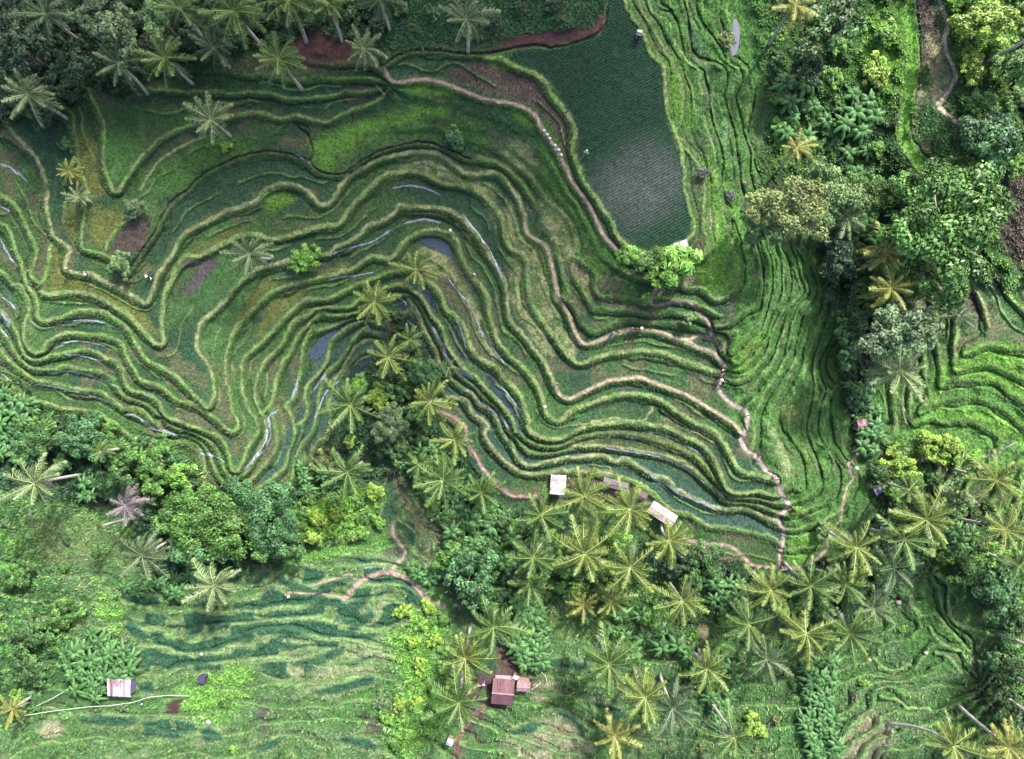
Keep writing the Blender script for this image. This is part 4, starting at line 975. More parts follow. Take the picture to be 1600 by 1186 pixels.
# ---- broadleaf trees and shrubs
LT = dict(deep=(.046, .098, .024), teal=(.050, .120, .038), mid=(.075, .155, .030), bright=(.13, .26, .038), pale=(.13, .20, .065), lime=(.20, .30, .040), grey=(.095, .145, .058), dark=(.026, .056, .022), yell=(.17, .20, .06), purple=(.10, .09, .10))
_cr = {}
def crown_mesh(tone, var, fine):
    key = (tone, var, fine)
    if key in _cr: return _cr[key]
    g = np.random.default_rng(300+var*11+(70 if fine else 0))
    nl = 60 if fine == 1 else 44; per = 230 if fine == 1 else 115 if fine == 0 else 75
    n_ = nl*per
    a = g.random(nl)*6.283; rr = np.sqrt(g.random(nl))*.9; hz = (1-rr**2)*.5+g.normal(0, .13, nl)
    st = 1+.22*np.sin(a*2+var)+.2*np.sin(a*3+2*var)+.12*np.sin(a*5+var*3)                       # uneven outline
    lc = np.stack([rr*np.cos(a)*st, rr*np.sin(a)*st, hz], 1); lr = g.uniform(.10, .27, nl)*(1.2-.4*rr)
    lt = g.uniform(.6, 1.5, nl)
    k = np.repeat(np.arange(nl), per)
    d = g.normal(size=(n_, 3)); d[:, 2] = np.abs(d[:, 2])*1.0-.35; d /= np.linalg.norm(d, axis=1)[:, None]
    rad = lr[k]*(.35+.85*g.random(n_))
    if fine == 1: d[:, 2] *= .55
    c = lc[k]+d*rad[:, None]
    sz = {1: .030, 0: .05, 2: .095}[fine]*g.uniform(.6, 1.4, n_)
    nrm = d+g.normal(0, .45, (n_, 3))+np.array([0, 0, .5]); nrm /= np.linalg.norm(nrm, axis=1)[:, None]
    t1 = np.cross(nrm, g.normal(size=(n_, 3))); t1 /= np.linalg.norm(t1, axis=1)[:, None]; t2 = np.cross(nrm, t1)
    e1 = t1*sz[:, None]*(1.3 if fine != 2 else 1.6); e2 = t2*sz[:, None]*(.75 if fine != 2 else .55)
    bend = nrm*sz[:, None]*.25
    vs = np.stack([c-e1-bend, c-e2, c+e1-bend, c+e2], 1)
    base = np.array(LT[tone]); cc = base[None]*lt[k][:, None]*g.uniform(.65, 1.4, (n_, 1))
    y = (g.random(n_) < .12)[:, None]; cc = np.where(y, cc*np.array([1.6, 1.3, 1.0]), cc)
    me = mesh_np('crown', vs.reshape(-1, 3), np.arange(n_*4).reshape(-1, 4), ML, np.repeat(np.clip(cc*COOL, .003, .6)[:, None], 4, 1).reshape(-1, 3))
    _cr[key] = me; return me
def limbs_mesh(h, r, pale, g):
    m = MBd(); c = (.36, .34, .31) if pale else (.13, .105, .08)
    tr = .05*r+.07; H = h*.75
    j = Vector((g.uniform(-.1, .1)*r, g.uniform(-.1, .1)*r, H))
    m.tube([Vector((0, 0, -.3)), Vector((j.x*.3, j.y*.3, H*.5)), j], [tr*1.3, tr, tr*.8], 8, c, True, .06)
    for i in range(6):
        a = i*1.05+g.random()*.6; L_ = r*g.uniform(.5, .8)
        s_ = Vector((j.x*.6, j.y*.6, H*g.uniform(.6, .95)))
        e = Vector((math.cos(a)*L_, math.sin(a)*L_, h+r*.18)); md = s_.lerp(e, .5)+Vector((0, 0, .1*r))
        m.tube([s_, md, e], [tr*.5, tr*.33, tr*.1], 5, c, True)
    return m.mesh('trunk', MBK, True)
def tree(u, v, r, tone, h, label, fine=0, pale=False, name=None, cat=None, group=None, squash=None):
    g = random.Random(int(u*13+v*29)); b = place_top(u, v, h+r*S*.15)
    R_ = r*S*(HC-b.z-h)/HC*1.0
    small = r < 26
    o = obj(name or ('shrub' if small else 'broadleaf_tree'), None, loc=b)
    tag(o, label, cat or ('shrub' if small else 'tree'), group)
    o.rotation_euler.z = 0
    obj('stem' if small else 'trunk', limbs_mesh(h, R_, pale, g), o)
    ang = g.random()*6.28; sx = g.uniform(.9, 1.12)
    obj('crown', crown_mesh(tone, g.randint(0, 3), fine), o, (0, 0, h-R_*.25), (0, 0, ang), (R_*sx, R_/sx, R_*(squash or .8)))
    return o
TREES = [
(290,812,52,'mid',7,'upper left crown of the big round trees below the spur',1),(350,830,58,'mid',8,'largest of the big round trees below the spur',1),(300,860,44,'teal',7,'lower left of the big round trees below the spur',0),
(410,805,56,'teal',7,'right crown of the big round trees below the spur',1),(440,850,36,'deep',5,'shaded tree at the right end of the big round trees',0),
(1052,414,38,'bright',4,'bright green big leaved tree beside the small white roof',2),(983,397,19,'bright',3,'bright shrub at the lower left corner of the big field',2),(1010,408,19,'mid',3,'mid green shrub between the corner shrub and the bright tree',2),
(1500,355,95,'mid',15,'huge feathery tree spreading over the right slope',1,True),(1430,400,52,'mid',8,'feathery tree joined to the left of the huge one',1),(1455,300,56,'mid',9,'feathery tree above and left of the huge one',1),(1535,290,45,'mid',8,'feathery tree above the huge one near the red bank',1),
(1240,325,58,'yell',12,'yellow green feathery tree with white branches over the gorge',1,True),(1310,300,48,'pale',9,'pale feathery tree right of the yellow green one',1,True),(1195,345,34,'pale',7,'pale feathery tree at the edge of the east slope',1,True),(1360,300,36,'mid',7,'feathery tree in the middle of the right canopy',1,True),
(1412,518,48,'grey',17,'grey green tree with long pale trunks in the right gorge',0,True),(1440,500,30,'grey',7,'small grey green tree right of the pale trunks',0,True),
(1560,215,46,'teal',8,'round tree under the bright bushes on the right edge',0),(1500,262,26,'mid',4,'tree right of the dirt path bend',0),
(608,662,28,'grey',7,'grey green fine leaved tree in the middle gorge',1),(664,580,24,'teal',5,'teal round shrub in the middle gorge',1),(612,695,26,'deep',4,'deep green tree under the grey green one',0),
(735,905,44,'teal',5,'leafy tree below the gorge bend',0),(700,870,24,'mid',4,'shrub between the knob and the leafy tree',2),(770,930,28,'deep',4,'deep green tree right of the leafy one above the palms',0),
(180,45,40,'grey',10,'grey leaved tree among the palms at the top left',0),(140,20,30,'grey',10,'smaller grey tree at the top edge left',0),(235,15,28,'pale',10,'pale leaved tree at the top edge between palms',0),(20,70,44,'dark',9,'dark tree at the left edge of the top forest',0),(110,95,34,'dark',8,'dark tree behind the drooping palm at the top left',0),(10,120,24,'deep',7,'deep green shrub on the left forest edge',0),
(100,225,12,'teal',1.4,'small round bush in the dark paddy left of the golden one',0),(206,325,19,'grey',1.8,'grey green bush at the meeting of the shelf bunds',0),(185,412,20,'pale',1.8,'whitish bush on the brown ditch bank',0),(478,403,22,'bright',1.6,'bright bush on the small magenta bed in the spur terraces',2),(460,400,11,'bright',1.6,'very small bright bush left of the one on the magenta bed',2),
(352,228,9,'lime',1,'tiny bright bush under the pale spiky palm',2),(710,215,17,'teal',1.4,'teal bush on the grassy bank below the brown paddy',2),
(1330,420,34,'dark',6,'dark dense tree above the leaning trunk',2),(1310,395,28,'dark',6,'dark tree at the top of the dense clump',2),(1350,450,24,'deep',6,'dense shrub below the dark clump',2),(1335,500,30,'deep',5,'deep green tree on the gorge floor under the trunk',0),(1330,550,26,'teal',5,'blue green tree on the narrow gorge floor',2),(1345,620,20,'teal',4,'blue green shrub above the small tin hut',2),
(1300,35,48,'deep',9,'dark tree right of the yellowing palm at the top',0),(1265,100,26,'dark',6,'dark shrub under the yellowing palm',0),(1290,50,30,'yell',9,'yellowish round tree behind the yellowing palm',1),
(1555,30,42,'lime',5,'bright bush mass in the top right corner',0),(1522,92,20,'lime',2,'bright tree right of the stepped dirt path',0),(1590,100,30,'mid',6,'tree on the right edge behind the long trunks',0),(1545,165,24,'mid',3,'tree between the long trunks and the path bend',0),
(1372,110,24,'lime',1.5,'lime green tree left of the bright curved paddy strip',2),(1388,50,18,'bright',1.5,'lime shrub above the lime tree by the paddy strip',2),
(1562,922,40,'teal',4,'dark blue green tree near the right edge below the palms',0),(1592,965,30,'deep',4,'deep green tree on the right edge under the blue green one',0),(1520,890,30,'mid',5,'tree left of the dark blue green one',0),
(1585,1050,28,'deep',4,'tree behind the white poles on the right edge',0),(1575,1115,22,'deep',3,'tree under the magenta patch on the right',0),
(60,690,30,'deep',4,'deep green tree in the banana belt at the left',0),(130,690,34,'teal',5,'teal tree right of the banana belt',0),(185,705,28,'mid',5,'mid green tree in the left belt below the terraces',0),(235,735,30,'mid',4,'tree beside the small tan path at the terrace foot',0),(275,745,26,'bright',4,'bright tree inside the bend of the terrace foot path',0),(175,745,22,'deep',4,'deep green shrub left of the dead purple palm',0),
(45,990,34,'deep',3,'tall bush at the left edge above the cables',0),(40,1045,30,'deep',3,'lower tall bush at the left edge above the cables',0),(95,960,28,'mid',2.5,'long bush in the left meadow',0),(20,900,24,'mid',2.5,'bush on the left edge of the meadow',0),
(560,600,16,'bright',3,'bright shrub on top of the middle gorge',2),(590,625,20,'lime',3,'lime shrub among the middle palms',2),(545,690,10,'lime',3,'climbing lime shrub under the large left palm',0),(505,720,18,'yell',3,'yellowish shrub left of the bare earth knob',2),
(870,880,22,'bright',4,'bright shrub between the grove palms',0),(965,850,24,'bright',4,'bright shrub right of the largest grove palm',0),(1100,880,30,'deep',3,'dark brush under the bottom path',0),(1060,880,26,'dark',3,'darkest brush right of the palm under the long roof',0),
(1182,1137,18,'lime',2,'lime shrub beside the bottom edge palm',2),(1290,830,14,'pale',1.6,'pale shrub in the notch of the east slope',2),(1246,797,8,'bright',.8,'tiny bright bush on the east slope beside the stairway',0),
(1492,780,34,'pale',3,'whitish leaved bush mass on the right slope',0),(1410,728,26,'lime',2,'lime bush along the pink path on the right',0),(1470,700,30,'lime',2,'lime bush on the bank of the bright terraces',0),(1560,870,24,'bright',3,'bright bush in the dark right corner grove',0),
(1009,467,9,'bright',1.2,'tiny bright bush at the fork of the pink path',2),(1078,497,11,'pale',1.5,'small pale sapling by the pink path under the big bright tree',2),
(1412,983,6,'lime',.7,'lime ball shaped bush upper in the right meadow',0),(1353,1069,7,'lime',.7,'lime ball shaped bush lower in the right meadow',0),
(1100,270,10,'purple',.9,'purplish bush on the east slope',0),(1142,305,9,'purple',.8,'lower purplish bush on the east slope',0),(1135,60,12,'yell',1,'yellow bush on the rim of the lilac pond',0),
]
for t in TREES: tree(*t[:6], *(t[6:]))

# shrubs that fill the jungle, each its own plant
def spread(poly, gap, seed, keep=1.):
    p = P(poly); g = random.Random(seed); lo = p.min(0); hi = p.max(0); out = []
    for _ in range(6000):
        u = g.uniform(lo[0], hi[0]); v = g.uniform(lo[1], hi[1])
        if not inside(np.array([u]), np.array([v]), p)[0]: continue
        if any((u-a)**2+(v-b)**2 < gap*gap for a, b in out): continue
        out.append((u, v))
    return [q for q in out if g.random() < keep]
SHR = [("0,0 90,0 150,50 260,60 380,40 330,80 220,95 120,130 60,180 0,170",30,('dark','deep','dark'),'dark shrub in the shaded forest at the top left','shrubs of the top left forest',(14,22),2.5),
 ("540,10 760,0 900,0 880,30 700,40 560,40",40,('dark','deep'),'dark shrub in the shaded grass at the top','shrubs of the top slope',(9,15),1.2),
 ("20,660 120,650 260,700 310,770 180,780 90,730 20,720",28,('mid','deep','teal'),'green shrub in the belt under the left terraces','shrubs of the left belt',(12,20),2),
 ("0,800 60,800 160,860 150,960 60,1090 0,1090",38,('mid','deep','grey','bright'),'low green shrub in the left meadow','shrubs of the left meadow',(7,12),.6),
 ("590,600 640,600 690,720 790,820 860,830 1000,860 980,900 860,900 700,840 640,720 600,700",27,('mid','deep','teal','deep'),'green shrub on the floor of the middle gorge','shrubs of the middle gorge',(12,19),2),
 ("480,770 590,760 600,820 540,845 450,840",24,('lime','bright','mid'),'light green shrub left of the bare earth knob','light shrubs beside the knob',(10,15),1),
 ("690,800 830,830 880,920 840,1000 790,970 700,900",27,('mid','deep','mid'),'green shrub on the slope under the gorge bend','shrubs under the gorge bend',(11,17),1.5),
 ("1210,30 1260,60 1380,40 1385,180 1370,270 1230,270 1210,120",40,('mid','bright','teal','bright'),'green shrub in the upper right gorge','shrubs of the upper right gorge',(9,17),1),
 ("1520,0 1600,0 1600,260 1550,260 1520,180 1510,80",36,('lime','mid','bright','mid'),'leafy shrub on the steep top right slope','shrubs of the top right slope',(13,22),1.5),
 ("1300,460 1350,470 1400,470 1370,560 1350,640 1335,600",26,('deep','teal','dark'),'dark shrub in the narrow right gorge','shrubs of the narrow right gorge',(10,16),2),
 ("1360,720 1480,750 1520,830 1590,900 1520,930 1460,850 1400,790",28,('mid','bright','pale','deep'),'leafy shrub below the pink path on the right','shrubs of the right slope',(11,18),1.5),
 ("620,940 690,950 700,1010 690,1120 620,1170 600,1110 650,1060",26,('lime','bright','mid'),'light green shrub on the strip left of the yard palms','light shrubs left of the yard',(9,14),.8),
 ("890,900 1130,890 1160,960 1060,1010 920,1000",32,('mid','bright','deep'),'green shrub in the meadow under the grove','shrubs under the grove',(10,15),1),
 ("1190,940 1400,870 1460,860 1380,960 1240,960",34,('deep','mid'),'deep green shrub under the right palm row','shrubs of the right palm row',(9,14),.8),
 ("1540,1010 1600,1000 1600,1130 1560,1140",30,('deep','mid','teal'),'green shrub among the white poles on the right','shrubs among the poles',(12,18),1.5),
 ("880,1010 1100,1010 1260,1060 1240,1180 1080,1180 880,1100",58,('mid','bright','yell'),'small green shrub in the lower meadow','shrubs of the lower meadow',(6,10),.6),
 ("60,1110 600,1090 640,1180 60,1180",62,('mid','bright','grey'),'small shrub on the bottom left slope','shrubs of the bottom left slope',(6,10),.5)]
for i, (poly, gap, tones, lb, gp, (r0, r1), h) in enumerate(SHR):
    g = random.Random(i+5)
    for u, v in spread(poly, gap, i):
        tree(u, v, g.uniform(r0, r1), g.choice(tones), h*g.uniform(.7, 1.3), lb, g.choice((0, 0, 2)), name='shrub', cat='shrub', group=gp)

# ---- banana plants
_bn = {}
def banana_mesh(var):
    if var in _bn: return _bn[var]
    g = random.Random(90+var); m = MBd(); n_ = 9+var
    for i in range(n_):
        az = i*2.4+g.uniform(-.2, .2); el = 1.15-.95*(i/n_)+g.uniform(-.1, .1); L_ = g.uniform(.85, 1.1); W = .17*g.uniform(.85, 1.15)
        d = Vector((math.cos(az), math.sin(az), 0)); lat = Vector((-d.y, d.x, 0)); c = np.array((.052, .115, .030))*g.uniform(.65, 1.4)
        vs = []; cs = []; K = 8
        for k in range(K+1):
            t = k/K; p = d*(L_*(t*math.cos(el)+.15*t*t))+Vector((0, 0, L_*(t*math.sin(el)-.75*t*t)))
            w = W*(0.10 if k == 0 else math.sin(math.pi*min(.98, .12+t*.88))**.55)
            s_ = 1+g.uniform(-.12, .12)
            vs += [p+lat*w*s_-Vector((0, 0, w*.35)), p+Vector((0, 0, .012)), p-lat*w*s_-Vector((0, 0, w*.35))]
            cs += [c*g.uniform(.85, 1.1), c*1.5, c*g.uniform(.85, 1.1)]
        fs = []
        for k in range(K): a = k*3; fs += [(a, a+1, a+4, a+3), (a+1, a+2, a+5, a+4)]
        m.add(vs, fs, cs)
    _bn[var] = m.mesh('leaves', mat_tint('banana_leaf', .5, noise=.2, scale=3, spec=.3)); return _bn[var]
STEM = tubem('stem', [Vector((0, 0, -.3)), Vector((0, 0, .6)), Vector((0, 0, 1.0))], [.12, .1, .06], 7, (.14, .17, .07))
def banana(u, v, r, label, group):
    g = random.Random(int(u*7+v*3)); h = r*S*g.uniform(.8, 1.1); b = place_top(u, v, h)
    o = obj('banana_plant', None, loc=b, rot=(0, 0, g.random()*6.28)); tag(o, label, 'banana plant', group)
    obj('stem', STEM, o, scl=(1, 1, h)); R_ = r*S*1.15
    obj('leaves', banana_mesh(g.randint(0, 3)), o, (0, 0, h), (g.uniform(-.15, .15), g.uniform(-.15, .15), 0), R_)
BAN = [("0,610 60,640 85,660 80,690 40,720 0,710",15,14,'banana plant in the dense clump at the left edge under the terraces','banana plants at the left edge'),
 ("140,985 160,1000 205,1020 210,1045 190,1060 165,1062 160,1090 125,1088 98,1050 100,1020 130,1010",13,14,'banana plant in the clump beside the blue and red tin roof','banana plants beside the tin roof'),
 ("1258,1035 1305,1030 1300,1080 1305,1130 1310,1180 1265,1186 1255,1130 1262,1080",13,14,'banana plant in the upright row of the lower right meadow','banana row of the lower right meadow'),
 ("1215,125 1260,110 1290,170 1350,140 1385,170 1360,230 1340,270 1290,230 1230,210",24,15,'banana plant in the upper right gorge','banana plants of the upper right gorge'),
 ("700,800 790,800 800,840 840,850 800,880 760,880 710,870",15,15,'banana plant in the gorge below the red path','banana plants of the gorge bend'),
 ("805,940 845,940 850,1000 845,1050 815,1050 800,1000",14,15,'banana plant right of the coconut palm above the yard','banana plants above the yard'),
 ("640,885 690,890 680,910 650,905",16,14,'banana plant beside the pink earth ridge','banana plants beside the pink ridge'),
 ("470,730 500,715 510,755 475,765",15,14,'banana plant at the foot of the left silver paddies','banana plants at the foot of the left paddies'),
 ("1110,905 1155,910 1160,950 1115,955",17,15,'banana plant right of the lone yellow green palm','banana plants right of the lone palm'),
 ("1075,1020 1140,1030 1150,1065 1090,1065",18,15,'banana plant around the thin palm in the lower meadow','banana plants around the thin palm'),
 ("1110,1090 1140,1085 1135,1135 1112,1135",16,14,'banana plant above the bottom edge palm','banana plants above the bottom edge palm'),
 ("160,700 215,695 230,730 180,740",17,14,'banana plant under the pale pole in the left belt','banana plants of the left belt'),
 ("120,750 175,745 180,775 130,775",17,14,'banana plant above the dead purple palm','banana plants above the dead palm'),
 ("1480,820 1530,830 1520,880 1480,870",17,15,'banana plant left of the swept palm on the right','banana plants left of the swept palm'),
 ("1330,600 1370,640 1375,710 1350,710 1345,680",14,13,'banana plant beside the small tin hut in the right gorge','banana plants beside the small tin hut'),
 ("900,965 1000,960 1060,1010 1000,1030 960,1000",24,14,'banana plant in the meadow above the tall palms','banana plants in the meadow'),
 ("610,700 680,700 680,730 620,735",17,13,'banana plant above the bare earth knob','banana plants above the knob'),
 ("1330,375 1410,330 1400,360 1350,385",16,13,'banana plant in the gap of the right canopy','banana plants in the right canopy gap'),
 ("190,920 235,905 240,925 205,930",16,13,'banana plant under the grey blue palm','banana plants under the grey blue palm'),
 ("240,905 300,900 300,925 255,930",16,13,'banana plant under the big round trees','banana plants under the round trees')]
for i, (poly, gap, r, lb, gp) in enumerate(BAN):
    g = random.Random(i)
    for u, v in spread(poly, gap, 40+i): banana(u, v, r*g.uniform(.8, 1.25), lb, gp)
# ------------------------------------------------------------------ huts and small things
MTIN = mat_tint('corrugated_tin', .45, noise=.2, scale=2.5, spec=.4, bump=.2)
MWD = mat_tint('weathered_wood', .8, noise=.3, scale=5, spec=.2)
MCL = mat_tint('cloth', .85, noise=.15, scale=6, spec=.1)
def zrot(a): return Matrix.Rotation(a, 3, 'Z')
def hut(u, v, lx, ly, ang, roofc, label, name='hut', h=2.2, pitch=.35, walls=None, gable=True, patches=(), ridgec=None, seedn=0, thatch=False):
    """lx, ly roof size in photo pixels; ang turns the ridge from the x axis"""
    b = place_top(u, v, h); k = S*(HC-b.z-h)/HC; X, Y = lx*k, ly*k; g = random.Random(seedn)
    o = obj(name, None, loc=b, rot=(0, 0, ang)); tag(o, label, 'hut' if name == 'hut' else name.split('_')[-1])
    m = MBd(); nx = 30; rise = Y*.5*pitch
    for sd_ in ((1, -1) if gable else (1,)):
        vs = []; cs = []; rows = 5
        for j in range(rows+1):
            t = j/rows
            for i in range(nx+1):
                x = -X/2+X*i/nx
                if gable: y = sd_*Y/2*t; z = rise*(1-t)
                else: y = Y/2-Y*t; z = rise*(1-t)*1.2
                z += (.03*math.sin(i*math.pi*.95) if not thatch else g.uniform(-.04, .04))
                vs.append((x+(g.uniform(-.05, .05) if j == rows else 0), y, h+z))
                c = np.array(roofc)*(.85+.3*vnoise(i*1., j*3.+seedn*5, 3, 9))*(1+.18*math.sin(i*1.7)*(not thatch))
                for (i0, i1, j0, j1, pc) in patches:
                    if i0 <= i <= i1 and j0 <= j <= j1 and (sd_ == 1 or not gable): c = np.array(pc)*(.8+.4*g.random())
                if vnoise(i*1.3+seedn*9, j*2., 3.5, 11) > .62: c = c*.55+np.array((.16, .085, .06))*.45
                cs.append(c)
        fs = [(j*(nx+1)+i, j*(nx+1)+i+1, (j+1)*(nx+1)+i+1, (j+1)*(nx+1)+i) for j in range(rows) for i in range(nx)]
        m.add(vs, fs, cs)
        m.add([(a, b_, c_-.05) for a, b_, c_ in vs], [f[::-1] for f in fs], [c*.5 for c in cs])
    rf = obj('roof', m.mesh('roof', MTIN if not thatch else MWD), o)
    if gable:
        m = MBd(); m.box((0, 0, h+rise+.03), (X*1.01, .22, .06), ridgec or np.array(roofc)*1.1)
        obj('ridge_cap', m.mesh('ridge_cap', MTIN), rf)
    zf = -.4
    for sx in (-1, 1):
        for sy in (-1, 1):
            m = MBd(); m.tube([Vector((sx*X*.42, sy*Y*.4, zf)), Vector((sx*X*.42, sy*Y*.4, h+.04))], [.06, .05], 7, (.22, .15, .10)); obj('post', m.mesh('post', MWD), o)
    if walls:
        m = MBd()
        for sx in (-1, 1): m.box((sx*X*.42, 0, (h+zf)/2-.05), (.05, Y*.8-.14, h-zf-.1), walls)
        m.box((0, Y*.4, (h+zf)/2-.05), (X*.84-.14, .05, h-zf-.1), walls)
        m.box((-X*.25, -Y*.4, (h+zf)/2-.05), (X*.34-.14, .05, h-zf-.1), walls)
        obj('wall', m.mesh('wall', MWD), o)
    m = MBd(); m.box((0, 0, .12), (X*.82, Y*.78, .08), (.25, .18, .13)); obj('floor', m.mesh('floor', MWD), o)
    m = MBd(); m.box((0, Y*.2, .55), (X*.6, Y*.25, .06), (.28, .19, .12))
    for sx in (-1, 1): m.box((sx*X*.27, Y*.2, .34), (.06, Y*.2, .36), (.24, .16, .10))
    obj('bench', m.mesh('bench', MWD), o)
    return o
hut(872, 757, 31, 24, R(86), (.50, .47, .48), 'small hut with a square white tin roof at the foot of the terraces', pitch=.22, walls=(.25, .18, .13), seedn=1)
hut(1035, 803, 45, 21, R(-33), (.50, .39, .41), 'long open shelter with a pinkish white tin roof beside the lowest paddy', pitch=.2, seedn=2)
hut(187, 1074, 37, 29, R(-3), (.42, .42, .58), 'field hut with a patched blue and rusty tin roof beside banana plants', gable=False, pitch=.2, walls=(.12, .12, .22), patches=((4, 6, 0, 5, (.30, .10, .10)), (12, 13, 0, 5, (.26, .12, .14)), (7, 18, 1, 1, (.36, .22, .22)), (20, 22, 0, 5, (.38, .24, .30)), (24, 29, 0, 1, (.60, .56, .62)), (8, 15, 3, 4, (.66, .64, .70))), seedn=3)
hut(786, 1081, 34, 40, R(-5), (.15, .07, .09), 'larger house with a dark reddish roof in the red earth yard', pitch=.35, walls=(.35, .33, .34), ridgec=(.34, .24, .25), seedn=4)
hut(818, 1073, 21, 15, R(-4), (.34, .22, .25), 'small outbuilding with a pale pink roof right of the dark reddish one', pitch=.25, walls=(.3, .22, .18), seedn=5)
hut(1347, 664, 15, 17, R(4), (.38, .17, .22), 'tiny hut with a red and grey tin roof deep in the right gorge', gable=True, pitch=.4, walls=(.2, .13, .12), seedn=6)
hut(1065, 386, 22, 18, R(20), (.56, .53, .54), 'small white roofed shelter half hidden under the bright green tree', gable=False, pitch=.15, seedn=7)
hut(1373, 766, 13, 12, R(30), (.20, .22, .32), 'small blue grey shed below the tiny gorge hut', gable=False, pitch=.2, walls=(.16, .13, .12), h=1.6, seedn=8)
hut(315, 1062, 11, 12, R(-5), (.06, .07, .13), 'very small dark blue covered shed on the bottom left slope', gable=False, pitch=.2, walls=(.05, .05, .08), h=1.4, seedn=9)
hut(999, 51, 8, 9, R(-15), (.60, .52, .54), 'little roofed field shrine on the bund at the top of the big field', name='field_shrine', h=1.5, pitch=.7, walls=(.3, .24, .2), seedn=10)
hut(703, 1160, 10, 11, R(-20), (.52, .50, .62), 'small pale shelter on the red path at the bottom edge', h=1.7, pitch=.3, seedn=11)
hut(806, 1058, 7, 9, R(60), (.58, .50, .54), 'small pale lean-to above the pink roofed outbuilding', h=1.5, pitch=.3, gable=False, seedn=12)

hut(962, 757, 40, 14, R(-14), (.16, .13, .17), 'low shelter with a dark purple grey roof between the two white roofed huts', pitch=.2, h=1.8, seedn=14)
hut(1005, 772, 15, 9, R(-28), (.24, .16, .18), 'small dark roofed lean-to touching the end of the long pinkish shelter', pitch=.2, h=1.6, gable=False, seedn=15)
def simple(name, m, mat, u, v, label, cat, rot=(0, 0, 0), group=None, dz=0, smooth=False):
    b = on_ground(u, v); b.z += dz
    o = obj(name, m.mesh(name, mat, smooth), None, b, rot); tag(o, label, cat, group); return o
def ball(m, c, r, col_, n1=6, n2=9, sq=1., jit=0.):
    vs = []; fs = []
    for p in range(n1+1):
        for q in range(n2):
            a = math.pi*p/n1; b = 2*math.pi*q/n2; rr = r*(1+random.uniform(-jit, jit))
            vs.append((c[0]+rr*math.sin(a)*math.cos(b), c[1]+rr*math.sin(a)*math.sin(b), c[2]+rr*sq*math.cos(a)))
    for p in range(n1):
        for q in range(n2): fs.append((p*n2+q, (p+1)*n2+q, (p+1)*n2+(q+1) % n2, p*n2+(q+1) % n2))
    m.add(vs, fs, col_)
# round straw stack: layered skirts of straw
m = MBd(); random.seed(3)
for i in range(7):
    r0 = 1.75*(1-i/8.5); z0 = i*.2
    m.tube([Vector((0, 0, z0-.1)), Vector((0, 0, z0+.12)), Vector((0, 0, z0+.26))], [r0, r0*.97, r0*.8], 26, np.array((.24, .23, .12))*(.85+.3*random.random()), True, .04)
for i in range(900):
    a = random.random()*6.283; r0 = 1.75*random.random()**.6; z0 = 1.55*(1-r0/1.8)+.05; d = Vector((math.cos(a), math.sin(a), -.6)).normalized(); p = Vector((math.cos(a)*r0, math.sin(a)*r0, z0)); w = Vector((-math.sin(a), math.cos(a), 0))*.02
    m.add([p-w, p+w, p+d*.4+Vector((0, 0, .08))], [(0, 1, 2)], np.array((.36, .33, .17))*random.uniform(.6, 1.3))
simple('straw_stack', m, MWD, 1096, 990, 'round stack of dry straw in the meadow below the grove', 'straw stack')
def rock(u, v, r, c, label, group=None, name='boulder'):
    random.seed(int(u)); m = MBd(); ball(m, (0, 0, r*.3), r, c, 7, 10, .7, .12); simple(name, m, mat_tint('stone', .85, noise=.3, scale=3, bump=.5), u, v, label, name.split('_')[-1], group=group, smooth=True)
rock(1403, 941, .5, (.36, .22, .22), 'pink boulder at the foot of the dark palm in the right meadow')
rock(1378, 763, .35, (.62, .58, .6), 'white boulder beside the small blue grey shed')
rock(1338, 732, .4, (.6, .56, .55), 'white boulder on the landing of the thin footpath')
rock(741, 429, .3, (.45, .38, .38), 'grey boulder on the grassy bund right of the crescent pond')
rock(326, 1128, .45, (.42, .40, .33), 'pale boulder on the light green bottom left slope')
rock(315, 1022, .3, (.55, .55, .50), 'small white boulder in the meadow right of the rice patches')
rock(1358, 1031, .35, (.50, .42, .36), 'tan boulder at the left side of the right meadow')
rock(1446, 1020, .35, (.46, .38, .32), 'tan boulder in the middle of the right meadow')
rock(876, 1141, .55, (.17, .08, .06), 'dark rusty boulder in the bottom meadow')
for i, (u, v) in enumerate([(850, 205), (855, 211), (859, 217), (867, 228), (873, 235), (877, 243)]):
    random.seed(i); m = MBd(); ball(m, (0, 0, .15), .27, (.6, .58, .57), 6, 9, .75, .1)
    simple('marker_stone', m, mat_tint('limewash', .7, noise=.1), u, v, 'white marker stone in the row along the pink path', 'stone', group='white stones along the pink path', smooth=True, dz=.1)
# scarecrow in the big field
sc = obj('scarecrow', None, loc=on_ground(912, 246)); tag(sc, 'white cloth scarecrow on a leaning pole in the big field', 'scarecrow')
m = MBd(); m.tube([Vector((-.9, -.9, 0)), Vector((.3, .5, 1.9))], [.035, .03], 6, (.4, .36, .3)); m.tube([Vector((-.1, .6, 1.6)), Vector((.7, .3, 1.6))], [.025, .025], 6, (.4, .36, .3)); obj('pole', m.mesh('pole', MWD), sc)
m = MBd()
vs = []; fs = []
for i in range(7):
    for j in range(6): vs.append((-.1+.8*i/6, .6-.3*i/6+.05*math.sin(j+i), 1.6-.16*j+.03*math.sin(i*2)))
for i in range(6):
    for j in range(5): fs.append((i*6+j, i*6+j+1, (i+1)*6+j+1, (i+1)*6+j))
m.add(vs, fs, (.8, .78, .78)); ball(m, (.3, .5, 1.95), .17, (.8, .78, .76)); obj('cloth', m.mesh('cloth', MCL), sc)
